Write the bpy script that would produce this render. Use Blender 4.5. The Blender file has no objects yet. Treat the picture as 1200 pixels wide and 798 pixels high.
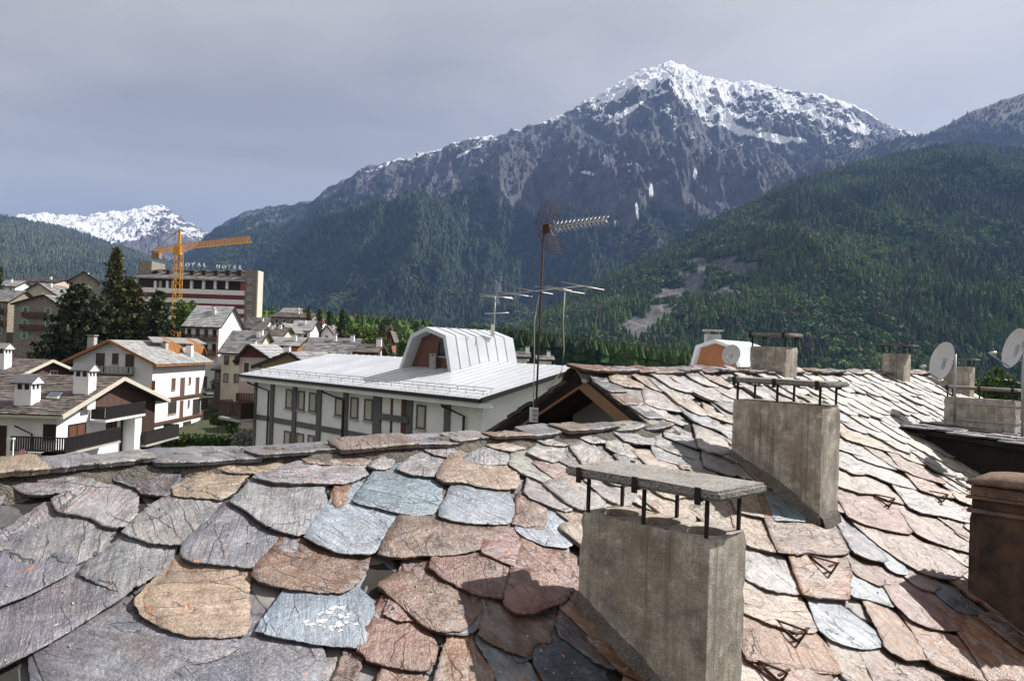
import bpy, bmesh, math, random
import numpy as np
from mathutils import Vector, Matrix
R_ = math.radians
rnd = random.Random(7)
sc = bpy.context.scene
COL = sc.collection

# ------------------------------------------------------------------ camera
F, CX, CY = 940.0, 600.0, 399.0
ROLL, PITCH = R_(2.0), math.atan(10 / 940)
CAMR = Matrix.Rotation(math.pi / 2 + PITCH, 3, 'X') @ Matrix.Rotation(ROLL, 3, 'Z')
cd = bpy.data.cameras.new('camera'); cam = bpy.data.objects.new('camera', cd); COL.objects.link(cam)
cam.matrix_world = CAMR.to_4x4()
cd.sensor_fit = 'HORIZONTAL'; cd.sensor_width = 36; cd.lens = 36 * F / 1200
cd.clip_start = 0.1; cd.clip_end = 40000
sc.camera = cam

# ------------------------------------------------------------------ sun, sky, exposure
SUN_AZ, SUN_EL = R_(62), R_(43)          # azimuth from +Y (view) clockwise to +X
sv = Vector((math.sin(SUN_AZ) * math.cos(SUN_EL), math.cos(SUN_AZ) * math.cos(SUN_EL), math.sin(SUN_EL)))
ld = bpy.data.lights.new('sun', 'SUN'); ld.energy = 4.1; ld.angle = R_(0.6); ld.color = (1, 0.955, 0.89)
sun = bpy.data.objects.new('sun', ld); COL.objects.link(sun)
sun.rotation_euler = sv.to_track_quat('Z', 'Y').to_euler()
wd = bpy.data.worlds.new('World'); sc.world = wd; wd.use_nodes = True
wt = wd.node_tree; wt.nodes.clear()
sky = wt.nodes.new('ShaderNodeTexSky'); sky.sky_type = 'NISHITA'; sky.sun_disc = False
sky.sun_elevation = SUN_EL; sky.sun_rotation = SUN_AZ; sky.altitude = 1200; sky.air_density = 1.0; sky.dust_density = 2.0
wtc = wt.nodes.new('ShaderNodeTexCoord')
wmap = wt.nodes.new('ShaderNodeMapping'); wmap.inputs['Scale'].default_value = (1.2, 1.2, 3.6)
wmap.inputs['Location'].default_value = (2, 8, 3)
wmap.inputs['Rotation'].default_value = (0.05, -0.10, 0.3)
wn = wt.nodes.new('ShaderNodeTexNoise'); wn.inputs['Scale'].default_value = 1.15; wn.inputs['Detail'].default_value = 6; wn.inputs['Roughness'].default_value = 0.5; wn.inputs['Distortion'].default_value = 0.5
wr = wt.nodes.new('ShaderNodeValToRGB')
wr.color_ramp.elements[0].position = 0.30; wr.color_ramp.elements[0].color = (2.2, 2.08, 1.92, 1)
wr.color_ramp.elements[1].position = 0.72; wr.color_ramp.elements[1].color = (4.75, 4.5, 4.08, 1)
wmx = wt.nodes.new('ShaderNodeMix'); wmx.data_type = 'RGBA'; wmx.inputs[0].default_value = 0.92
wbg = wt.nodes.new('ShaderNodeBackground'); wbg.inputs['Strength'].default_value = 0.085
wo = wt.nodes.new('ShaderNodeOutputWorld')
L = wt.links.new
L(wtc.outputs['Generated'], wmap.inputs['Vector']); L(wmap.outputs['Vector'], wn.inputs['Vector'])
L(wn.outputs['Fac'], wr.inputs['Fac']); L(sky.outputs['Color'], wmx.inputs[6]); L(wr.outputs['Color'], wmx.inputs[7])
L(wmx.outputs[2], wbg.inputs['Color']); L(wbg.outputs['Background'], wo.inputs['Surface'])
vs = sc.view_settings; vs.view_transform = 'Standard'; vs.look = 'None'; vs.gamma = 1; vs.exposure = 1.02; vs.use_curve_mapping = False
cy = sc.cycles
cy.max_bounces = 5; cy.diffuse_bounces = 3; cy.glossy_bounces = 2; cy.transmission_bounces = 3; cy.volume_bounces = 0; cy.transparent_max_bounces = 8
cy.use_denoising = True; cy.sample_clamp_indirect = 6; cy.caustics_reflective = False; cy.caustics_refractive = False

# ------------------------------------------------------------------ helpers
def ray(px, py):
    d = CAMR @ Vector(((px - CX) / F, -(py - CY) / F, -1))
    return d / d.y
def pt(px, py, Y): return ray(px, py) * Y
def pix(P):
    q = CAMR.transposed() @ Vector(P)
    return (CX + F * q.x / -q.z, CY - F * q.y / -q.z)
def pix_np(P):
    M = np.array(CAMR.transposed()); q = P @ M.T
    return CX - F * q[:, 0] / q[:, 2], CY + F * q[:, 1] / q[:, 2], -q[:, 2]
def hitz(px, py, z):
    d = ray(px, py); return d * (z / d.z)
class Fr:
    """vertical plane: origin o, horizontal direction ex, outward normal n"""
    def __init__(s, o, ex):
        s.o = Vector((o[0], o[1], 0)); s.ex = Vector((ex[0], ex[1], 0)).normalized(); s.n = Vector((s.ex.y, -s.ex.x, 0))
    def hit(s, px, py):
        d = ray(px, py); t = s.o.dot(s.n) / d.dot(s.n); P = d * t
        return (P - s.o).dot(s.ex), P.z
    def P(s, a, z, d=0): return s.o + s.ex * a + s.n * d + Vector((0, 0, z))
    def rect(s, x0, y0, x1, y1):
        a0, za = s.hit(x0, (y0 + y1) / 2); a1, zb = s.hit(x1, (y0 + y1) / 2)
        xm = (x0 + x1) / 2; _, z1 = s.hit(xm, y0); _, z0 = s.hit(xm, y1)
        return min(a0, a1), max(a0, a1), z0, z1
ORG = {}
def tag(o, label=None, cat=None, group=None, kind=None):
    if label: o['label'] = label
    if cat: o['category'] = cat
    if group: o['group'] = group
    if kind: o['kind'] = kind
    return o
def thing(name, label, cat, loc, group=None):
    o = bpy.data.objects.new(name, None); COL.objects.link(o); o.location = loc; o.empty_display_size = 0.2
    ORG[o.name] = Vector(loc); return tag(o, label, cat, group)
def link(name, me, mat, parent=None, org=None):
    o = bpy.data.objects.new(name, me); COL.objects.link(o)
    if mat is not None and not me.materials: me.materials.append(mat)
    if parent is not None:
        o.parent = parent; ORG[o.name] = ORG[parent.name]
    else:
        o.location = org or (0, 0, 0); ORG[o.name] = Vector(org or (0, 0, 0))
    return o
class MB:
    def __init__(s): s.v = []; s.f = []; s.sm = []
    def add(s, vs_, fs, smooth=False):
        b = len(s.v); s.v += [tuple(p) for p in vs_]; s.f += [tuple(b + i for i in f) for f in fs]; s.sm += [smooth] * len(fs); return s
    def hexa(s, p):   # 8 points: bottom 4 (ccw), top 4
        return s.add(p, [(3, 2, 1, 0), (4, 5, 6, 7), (0, 1, 5, 4), (1, 2, 6, 5), (2, 3, 7, 6), (3, 0, 4, 7)])
    def obox(s, c, ex, ey, ez, hx, hy, hz):
        c = Vector(c); ex = Vector(ex) * hx; ey = Vector(ey) * hy; ez = Vector(ez) * hz
        return s.hexa([c - ex - ey - ez, c + ex - ey - ez, c + ex + ey - ez, c - ex + ey - ez, c - ex - ey + ez, c + ex - ey + ez, c + ex + ey + ez, c - ex + ey + ez])
    def box(s, x0, x1, y0, y1, z0, z1):
        return s.hexa([(x0, y0, z0), (x1, y0, z0), (x1, y1, z0), (x0, y1, z0), (x0, y0, z1), (x1, y0, z1), (x1, y1, z1), (x0, y1, z1)])
    def fb(s, fr, a0, a1, z0, z1, d0, d1):   # box on a frame, d outward
        return s.hexa([fr.P(a0, z0, d1), fr.P(a1, z0, d1), fr.P(a1, z0, d0), fr.P(a0, z0, d0), fr.P(a0, z1, d1), fr.P(a1, z1, d1), fr.P(a1, z1, d0), fr.P(a0, z1, d0)])
    def bar(s, p, q, w, h=None, up=(0, 0, 1)):
        p, q = Vector(p), Vector(q); d = (q - p); l = d.length
        if l < 1e-6: return s
        d /= l; up = Vector(up)
        if abs(d.dot(up)) > .98: up = Vector((1, 0, 0))
        x = d.cross(up).normalized(); y = x.cross(d)
        return s.obox((p + q) / 2, d, x, y, l / 2, w / 2, (h or w) / 2)
    def tube(s, pts, r, n=8, r1=None, cap=True):
        pts = [Vector(p) for p in pts]; m = len(pts); b = len(s.v); up = Vector((0, 0, 1))
        for i, p in enumerate(pts):
            d = (pts[min(i + 1, m - 1)] - pts[max(i - 1, 0)]).normalized()
            x = d.cross(up) if abs(d.z) < .95 else d.cross(Vector((1, 0, 0)))
            x.normalize(); y = x.cross(d); rr = r if r1 is None else r + (r1 - r) * i / (m - 1)
            for k in range(n):
                a = 2 * math.pi * k / n; s.v.append(tuple(p + x * math.cos(a) * rr + y * math.sin(a) * rr))
        for i in range(m - 1):
            for k in range(n):
                k2 = (k + 1) % n; s.f.append((b + i * n + k, b + i * n + k2, b + i * n + n + k2, b + i * n + n + k)); s.sm.append(True)
        if cap:
            s.f.append(tuple(b + k for k in range(n))); s.f.append(tuple(b + (m - 1) * n + k for k in reversed(range(n)))); s.sm += [False, False]
        return s
    def prism(s, poly, vec):   # closed polygon (3d pts) extruded by vec
        n = len(poly); poly = [Vector(p) for p in poly]; vec = Vector(vec)
        return s.add(poly + [p + vec for p in poly], [tuple(range(n))[::-1], tuple(range(n, 2 * n))] + [(i, (i + 1) % n, n + (i + 1) % n, n + i) for i in range(n)])
    def mesh(s, name, org=(0, 0, 0)):
        me = bpy.data.meshes.new(name); o = Vector(org)
        me.from_pydata([(p[0] - o.x, p[1] - o.y, p[2] - o.z) for p in s.v], [], s.f)
        me.polygons.foreach_set('use_smooth', s.sm); me.update(); return me
    def build(s, name, mat, parent=None, org=None, fix=True):
        me = s.mesh(name, ORG[parent.name] if parent is not None else (org or (0, 0, 0)))
        if fix:
            bm = bmesh.new(); bm.from_mesh(me); bmesh.ops.recalc_face_normals(bm, faces=bm.faces); bm.to_mesh(me); bm.free()
        return link(name, me, mat, parent, org)

# numpy value noise
def _h(ix, iy, seed):
    n = (ix.astype(np.int64) * 374761393 + iy.astype(np.int64) * 668265263 + seed * 1442695041) & 0xffffffff
    n = ((n ^ (n >> 13)) * 1274126177) & 0xffffffff
    return ((n ^ (n >> 16)) & 0xffff) / 65535.0
def vnoise(x, y, seed=0):
    x0 = np.floor(x); y0 = np.floor(y); fx = x - x0; fy = y - y0
    fx = fx * fx * fx * (fx * (fx * 6 - 15) + 10); fy = fy * fy * fy * (fy * (fy * 6 - 15) + 10)
    a = _h(x0, y0, seed); b = _h(x0 + 1, y0, seed); c = _h(x0, y0 + 1, seed); d = _h(x0 + 1, y0 + 1, seed)
    return (a + (b - a) * fx) * (1 - fy) + (c + (d - c) * fx) * fy
def fbm(x, y, o=5, seed=0, gain=.5):
    t = 0; a = 1; n = 0
    for i in range(o):
        t = t + a * vnoise(x, y, seed + i * 17); n += a; a *= gain; x = x * 2.03 + 3.7; y = y * 2.03 - 1.3
    return t / n
def ridged(x, y, o=5, seed=0, gain=.5):
    t = 0; a = 1; n = 0
    for i in range(o):
        t = t + a * (1 - np.abs(2 * vnoise(x, y, seed + i * 17) - 1)); n += a; a *= gain; x = x * 2.03 + 3.7; y = y * 2.03 - 1.3
    return t / n

# ------------------------------------------------------------------ materials
class NT:
    def __init__(s, name):
        s.m = bpy.data.materials.new(name); s.m.use_nodes = True; s.t = s.m.node_tree
        s.b = s.t.nodes['Principled BSDF']; s.o = s.t.nodes['Material Output']
    def n(s, typ, ins=None, **kw):
        nd = s.t.nodes.new('ShaderNode' + typ)
        for k, v in kw.items(): setattr(nd, k, v)
        for k, v in (ins or {}).items(): s.set(nd.inputs[k], v)
        return nd
    def set(s, inp, v):
        if isinstance(v, bpy.types.NodeSocket): s.t.links.new(v, inp)
        else: inp.default_value = v
    def p(s, **kw):
        for k, v in kw.items(): s.set(s.b.inputs[k.replace('_', ' ')], v)
        return s
    def obj(s): return s.n('TexCoord').outputs['Object']
    def map(s, vec, scale=(1, 1, 1), rot=(0, 0, 0), loc=(0, 0, 0)):
        return s.n('Mapping', {'Vector': vec, 'Scale': scale, 'Rotation': rot, 'Location': loc}).outputs[0]
    def noise(s, vec, scale, detail=4, rough=.55, dist=0):
        return s.n('TexNoise', {'Vector': vec, 'Scale': scale, 'Detail': detail, 'Roughness': rough, 'Distortion': dist}).outputs['Fac']
    def ramp(s, fac, a, b, ca=(0, 0, 0, 1), cb=(1, 1, 1, 1), interp='LINEAR'):
        r = s.n('ValToRGB', {'Fac': fac}); e = r.color_ramp.elements; r.color_ramp.interpolation = interp
        e[0].position, e[1].position = a, b; e[0].color, e[1].color = ca, cb
        return r.outputs['Color']
    def mix(s, fac, a, b, mode='MIX'):
        m = s.n('Mix', data_type='RGBA', blend_type=mode)
        s.set(m.inputs[0], fac); s.set(m.inputs[6], a); s.set(m.inputs[7], b); return m.outputs[2]
    def math(s, op, a, b=0.0, clamp=False):
        m = s.n('Math', operation=op, use_clamp=clamp); s.set(m.inputs[0], a); s.set(m.inputs[1], b); return m.outputs[0]
    def bump(s, h, strength=.3, dist=.02, normal=None):
        b = s.n('Bump', {'Height': h, 'Strength': strength, 'Distance': dist})
        if normal is not None: s.set(b.inputs['Normal'], normal)
        return b.outputs[0]
def c4(c): return (c[0], c[1], c[2], 1)
def sc_(c, k): return (c[0] * k, c[1] * k, c[2] * k, 1)
MATS = {}
def simple(name, col, rough=.7, var=.25, scale=3., bump=0., bscale=None, spec=.4, metal=0., stretch=(1, 1, 1)):
    """plain paint / plaster / metal with soft mottling, streaks of dirt and fine relief"""
    if name in MATS: return MATS[name]
    t = NT(name); v = t.map(t.obj(), stretch)
    n1 = t.noise(v, scale, 5, .6); n2 = t.noise(v, scale * 6.3, 3, .6)
    c = t.mix(t.ramp(n1, .3, .7), sc_(col, 1 - var), sc_(col, 1 + var * .5))
    c = t.mix(t.math('MULTIPLY', t.ramp(n2, .45, .7), .35 * min(1, var * 3)), c, sc_(col, 1 - var * 1.3))
    t.p(Base_Color=c, Roughness=rough, Metallic=metal, Specular_IOR_Level=spec)
    if bump: t.p(Normal=t.bump(t.noise(v, bscale or scale * 8, 4, .6), bump, .02))
    MATS[name] = t.m; return t.m
def wood(name, col, board=.14, rough=.75, axis=0, var=.35):
    """boards: grain stretched along z, tone steps from board to board along x/y"""
    if name in MATS: return MATS[name]
    t = NT(name); o = t.obj()
    g = t.noise(t.map(o, (14, 14, 1.2)), 1.5, 5, .6)
    sx = t.n('SeparateXYZ', {'Vector': o}); ax = t.math('ADD', sx.outputs[0], sx.outputs[1])
    idx = t.math('FLOOR', t.math('DIVIDE', ax, board)); wn_ = t.n('TexWhiteNoise', {'W': idx}, noise_dimensions='1D').outputs['Value']
    gap = t.math('FRACT', t.math('DIVIDE', ax, board)); gp = t.math('LESS_THAN', gap, .07)
    c = t.mix(g, sc_(col, 1 - var), sc_(col, 1 + var)); c = t.mix(wn_, sc_(col, .72), c)
    c = t.mix(t.math('MULTIPLY', gp, .7), c, sc_(col, .25))
    t.p(Base_Color=c, Roughness=rough, Specular_IOR_Level=.3, Normal=t.bump(t.math('SUBTRACT', g, gp), .3, .01)); MATS[name] = t.m; return t.m

def make_slate(name, per_island=False):
    t = NT(name); oi = t.n('ObjectInfo'); rv = oi.outputs['Random']
    off = t.n('CombineXYZ', {'X': t.math('MULTIPLY', rv, 37.), 'Y': t.math('MULTIPLY', rv, 91.), 'Z': t.math('MULTIPLY', rv, 13.)}).outputs[0]
    v = t.n('VectorMath', {0: t.obj(), 1: off}, operation='ADD').outputs[0]
    rot = t.n('CombineXYZ', {'Z': t.math('MULTIPLY', rv, 2.4)}).outputs[0]
    vr = t.n('VectorRotate', {'Vector': v, 'Rotation': rot}, rotation_type='EULER_XYZ').outputs[0]
    base = t.mix(1., oi.outputs['Color'], (.80, .79, .80, 1), 'MULTIPLY')
    big = t.noise(v, 3.2, 4, .6); fine = t.noise(v, 42, 4, .7); med = t.noise(v, 11, 5, .62)
    streak = t.noise(t.map(vr, (2.2, 26, 2)), 1.4, 5, .65, .4)
    c = t.mix(t.ramp(big, .30, .70), t.mix(1., base, (.46, .45, .48, 1), 'MULTIPLY'), t.mix(1., base, (1.46, 1.44, 1.40, 1), 'MULTIPLY'))
    c = t.mix(t.math('MULTIPLY', t.ramp(streak, .42, .66), .7), c, t.mix(1., base, (.40, .36, .36, 1), 'MULTIPLY'))
    sh = t.math('GREATER_THAN', t.math('FRACT', t.math('MULTIPLY', rv, 7.31)), .5)
    alt = t.mix(sh, t.mix(.6, base, (.27, .26, .265, 1)), t.mix(.6, base, (.235, .145, .10, 1)))
    c = t.mix(t.math('MULTIPLY', t.ramp(t.noise(t.map(vr, (1, 1.9, 1)), 3.4, 5, .62, .7), .47, .60), t.math('ADD', .22, t.math('MULTIPLY', oi.outputs['Alpha'], .8))), c, alt)
    # rust-brown weathering on some slates, pale washed patches, dark dirt, lichen
    rust = t.math('MULTIPLY', t.ramp(t.noise(v, 4.3, 5, .65, .6), .52, .68), t.math('MULTIPLY', oi.outputs['Alpha'], 1.0))
    c = t.mix(rust, c, (.20, .098, .048, 1))
    c = t.mix(t.math('MULTIPLY', t.ramp(med, .56, .72), .45), c, t.mix(.5, base, (.52, .50, .47, 1)))
    c = t.mix(t.math('MULTIPLY', t.ramp(t.noise(v, 23, 4, .7), .58, .70), .6), c, (.045, .042, .042, 1))
    lich = t.math('MULTIPLY', t.ramp(t.noise(v, 17, 3, .6), .665, .70), t.ramp(t.noise(v, 2.6, 2, .5), .50, .58))
    c = t.mix(lich, c, (.50, .135, .022, 1))
    pale = t.math('MULTIPLY', t.ramp(t.noise(v, 60, 2, .5), .69, .73), t.ramp(t.noise(v, 4.1, 2, .5), .52, .60))
    c = t.mix(t.math('MULTIPLY', pale, .8), c, (.62, .61, .58, 1))
    # relief: split cleavage sheets (stepped), cracks, fine grain
    st = t.noise(t.map(vr, (2.6, 7.5, 3)), 1.25, 7, .62, .9)
    fr_ = t.math('FRACT', t.math('MULTIPLY', st, 11.))
    steps = t.math('DIVIDE', t.math('FLOOR', t.math('MULTIPLY', st, 11.)), 11.)
    edge = t.math('SUBTRACT', 1., t.ramp(fr_, 0., .16))
    c = t.mix(t.math('MULTIPLY', t.math('MULTIPLY', edge, t.ramp(t.noise(v, 5, 3, .6), .42, .62)), .8), c, t.mix(1., base, (.16, .15, .16, 1), 'MULTIPLY'))
    dv = t.n('VectorMath', {0: t.map(vr, (1.3, 5.2, 2)), 1: t.n('VectorMath', {0: t.n('TexNoise', {'Vector': v, 'Scale': 6., 'Detail': 4.}).outputs['Color'], 'Scale': .35}, operation='SCALE').outputs[0]}, operation='ADD').outputs[0]
    vor = t.n('TexVoronoi', {'Vector': dv, 'Scale': 1.5}, feature='DISTANCE_TO_EDGE').outputs['Distance']
    crack = t.math('MULTIPLY', t.math('SUBTRACT', 1., t.ramp(vor, .0, .022)), t.ramp(t.noise(v, 3.1, 2, .5), .46, .54))
    c = t.mix(t.math('MULTIPLY', crack, .85), c, (.022, .020, .020, 1))
    b1 = t.bump(steps, .9, .055); b2 = t.bump(t.math('ADD', fine, t.math('MULTIPLY', med, 1.8)), .5, .016, b1)
    b3 = t.bump(t.math('SUBTRACT', streak, crack), .5, .014, b2)
    ro = t.math('ADD', .22, t.math('MULTIPLY', fine, .30))
    t.p(Base_Color=c, Roughness=ro, Specular_IOR_Level=.65, Normal=b3); return t.m
SLATE = make_slate('slate')
def make_slate_far(name, c1, c2, c3):
    """slate coverings too far to pick apart: tone per slab, real slabs below"""
    t = NT(name); ri = t.n('NewGeometry').outputs['Random Per Island']
    r = t.n('ValToRGB', {'Fac': ri}); e = r.color_ramp.elements; e[0].color = c4(c1); e[1].color = c4(c3); m = e.new(.5); m.color = c4(c2)
    n = t.noise(t.obj(), 5, 4, .6)
    c = t.mix(1., r.outputs['Color'], t.ramp(n, .3, .75, (.6, .6, .6, 1), (1.25, 1.25, 1.25, 1)), 'MULTIPLY')
    t.p(Base_Color=c, Roughness=.6, Normal=t.bump(t.noise(t.obj(), 14, 4, .6), .4, .03)); return t.m
SLATE_FAR = make_slate_far('slate_covering_grey', (.12, .12, .135), (.22, .215, .215), (.33, .30, .27))
SLATE_WARM = make_slate_far('slate_covering_warm', (.075, .065, .062), (.15, .125, .115), (.24, .19, .165))
SLATE_PALE = make_slate_far('slate_covering_pale', (.24, .24, .25), (.34, .34, .345), (.45, .44, .42))
def make_concrete(name, col, agg=0., streaks=.5):
    t = NT(name); o = t.obj()
    n = t.noise(o, 4.5, 6, .65); f = t.noise(o, 70, 4, .7)
    st = t.noise(t.map(o, (9, 9, .7)), 1.2, 5, .65)
    c = t.mix(t.ramp(n, .34, .66), sc_(col, .48), sc_(col, 1.34))
    c = t.mix(t.math('MULTIPLY', t.ramp(t.noise(o, 2.1, 5, .6, .5), .54, .62), .55), c, sc_((col[0] * .62, col[1] * .54, col[2] * .46), 1))
    c = t.mix(t.math('MULTIPLY', t.ramp(st, .48, .70), streaks), c, sc_((col[0] * .45, col[1] * .42, col[2] * .38), 1))
    c = t.mix(t.math('MULTIPLY', t.ramp(t.noise(t.map(o, (7, 7, 1.0), loc=(5, 2, 1)), 1.6, 4, .6), .60, .74), streaks * .8), c, (.20, .125, .08, 1))
    c = t.mix(t.math('MULTIPLY', t.ramp(t.noise(o, 9, 4, .6), .60, .72), .5), c, sc_(col, 1.7))
    c = t.mix(t.math('MULTIPLY', t.ramp(f, .48, .66), .6), c, sc_(col, .35)); c = t.mix(t.math('MULTIPLY', t.ramp(t.noise(t.map(o, loc=(4, 4, 4)), 55, 3, .7), .60, .70), .6), c, sc_(col, 1.6))
    c = t.mix(t.math('MULTIPLY', t.ramp(t.noise(t.map(o, (16, 16, .5), loc=(1, 3, 2)), 1.1, 4, .6), .56, .66), streaks * .7), c, sc_((col[0] * .30, col[1] * .29, col[2] * .27), 1))
    h = f
    if agg:
        vo = t.n('TexVoronoi', {'Vector': o, 'Scale': 95.}); 
        c = t.mix(agg, c, t.mix(t.n('SeparateColor', {'Color': vo.outputs['Color']}).outputs[0], (.07, .07, .075, 1), (.52, .49, .45, 1)))
        h = t.math('ADD', f, t.math('MULTIPLY', vo.outputs['Distance'], -2.))
    t.p(Base_Color=c, Roughness=.92, Specular_IOR_Level=.25, Normal=t.bump(h, .5, .012)); return t.m
CONC = make_concrete('weathered_concrete', (.53, .485, .42), 0, .8)
CONC_CAP = make_concrete('pebbly_concrete', (.30, .285, .26), .62, .2)
MORTAR = make_concrete('mossy_mortar', (.085, .072, .052), .25, .2)
IRON = simple('rusty_iron', (.028, .022, .02), .75, .5, 40, .3, 120)
RUST = simple('brown_rust', (.115, .055, .034), .85, .5, 30, .4, 90)
WHITE = simple('white_plaster', (.85, .85, .855), .85, .10, .9, .12, 18)
CREAM = simple('cream_plaster', (.62, .57, .46), .85, .14, .9, .12, 18)
OCHRE = simple('ochre_plaster', (.50, .38, .24), .85, .14, .9, .12, 18)
GREYP = simple('grey_plaster', (.42, .40, .38), .85, .16, .9, .12, 18)
PINKP = simple('pale_pink_plaster', (.58, .46, .42), .85, .14, .9, .12, 18)
STONEW = simple('rough_stone_wall', (.30, .26, .215), .9, .5, 2.6, .6, 9)
DWOOD = wood('dark_brown_boards', (.055, .030, .020))
RWOOD = wood('red_brown_boards', (.135, .060, .036))
OWOOD = wood('orange_larch_timber', (.44, .19, .062), .3)
FWOOD = wood('weathered_fascia_timber', (.36, .205, .125), .6)
GWOOD = simple('grey_timber', (.135, .135, .14), .75, .3, 3)
BLACK = simple('near_black_gutter', (.022, .020, .020), .5, .3, 5)
GLASS = simple('window_glass', (.035, .042, .05), .08, .2, 1.5, spec=.8)
SHUT = simple('cream_roller_shutter', (.50, .47, .40), .7, .1, 3)
TRIM = simple('white_metal_trim', (.74, .75, .76), .45, .08, 2)
METROOF = simple('pale_metal_sheet', (.60, .625, .66), .34, .18, .45, .10, 2, spec=.6)
ORANGE = simple('orange_crane_paint', (.74, .35, .03), .5, .2, 1.5)
GALV = simple('galvanised_steel', (.40, .41, .42), .45, .25, 12, metal=.5)
DISHG = simple('dish_grey', (.60, .60, .60), .5, .12, 5)

# ================================================================== OUR HOUSE: slate roof
A45 = R_(45.3)
U = Vector((math.sin(A45), math.cos(A45), 0)); V = Vector((-U.y, U.x, 0)); ZU = Vector((0, 0, 1))
SL = R_(30); TS = math.tan(SL)
H1, V1 = 0.855, 5.475
U0, V2 = 7.65, 6.52
WD = (V * math.cos(SL) + ZU * math.sin(SL)); ND = U.cross(WD).normalized()
OP = V * V1 + Vector((0, 0, -H1))
B2 = (V2 - V1) / math.cos(SL)          # ridge of the tall part, in slope metres
def onroof(px, py, h=.0):
    d = ray(px, py); t = (OP.dot(ND) + h) / d.dot(ND); P = d * t
    return (P - OP).dot(U), (P - OP).dot(WD)
def roofP(a, b, h=0): return OP + U * a + WD * b + ND * h
QD = np.array([U.y, WD.y]); QD = QD / np.linalg.norm(QD)
house = thing('slate_roofed_house', 'near house with rough stone slate roof, concrete chimneys and timber gable', 'house', (4, 7, -12))
def poly_slab(mb, pts, th, nrm):
    mb.prism([Vector(p) for p in pts], nrm * -th)
mb = MB()
poly_slab(mb, [roofP(-7, -8.5), roofP(U0, -8.5), roofP(U0, -.05), roofP(-7, -.05)], .16, ND)
poly_slab(mb, [roofP(U0 + .01, -8.5), roofP(20.6, -8.5), roofP(20.6, B2 - .03), roofP(U0 + .01, B2 - .03)], .16, ND)
WB = (V * math.cos(SL) - ZU * math.sin(SL)); NB = U.cross(WB).normalized()
def backP(a, c, ridge=0, h=0):
    o = OP if ridge == 0 else roofP(0, B2)
    return o + U * a + WB * c + NB * h
poly_slab(mb, [backP(-7, .02), backP(U0 + .5, .02), backP(U0 + .5, 3.2), backP(-7, 3.2)], .16, NB)
poly_slab(mb, [backP(U0, .02, 1), backP(20.6, .02, 1), backP(20.6, 4.4, 1), backP(U0, 4.4, 1)], .16, NB)
DECK = simple('dark_roof_deck', (.03, .027, .024), .95, .4, 6)
roof = mb.build('roof', DECK, house)
mb = MB()
def wallbox(a0, a1, v0, v1, z0, z1):
    mb.hexa([U * a + V * v + ZU * z for z in (z0, z1) for a, v in ((a0, v0), (a1, v0), (a1, v1), (a0, v1))])
wallbox(-6.4, 8.5, -1.4, 7.6, -12, -5.2); wallbox(8.55, 20.1, -1.4, 9.6, -12, -5.2)
mb.build('wall', GREYP, house)

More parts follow.
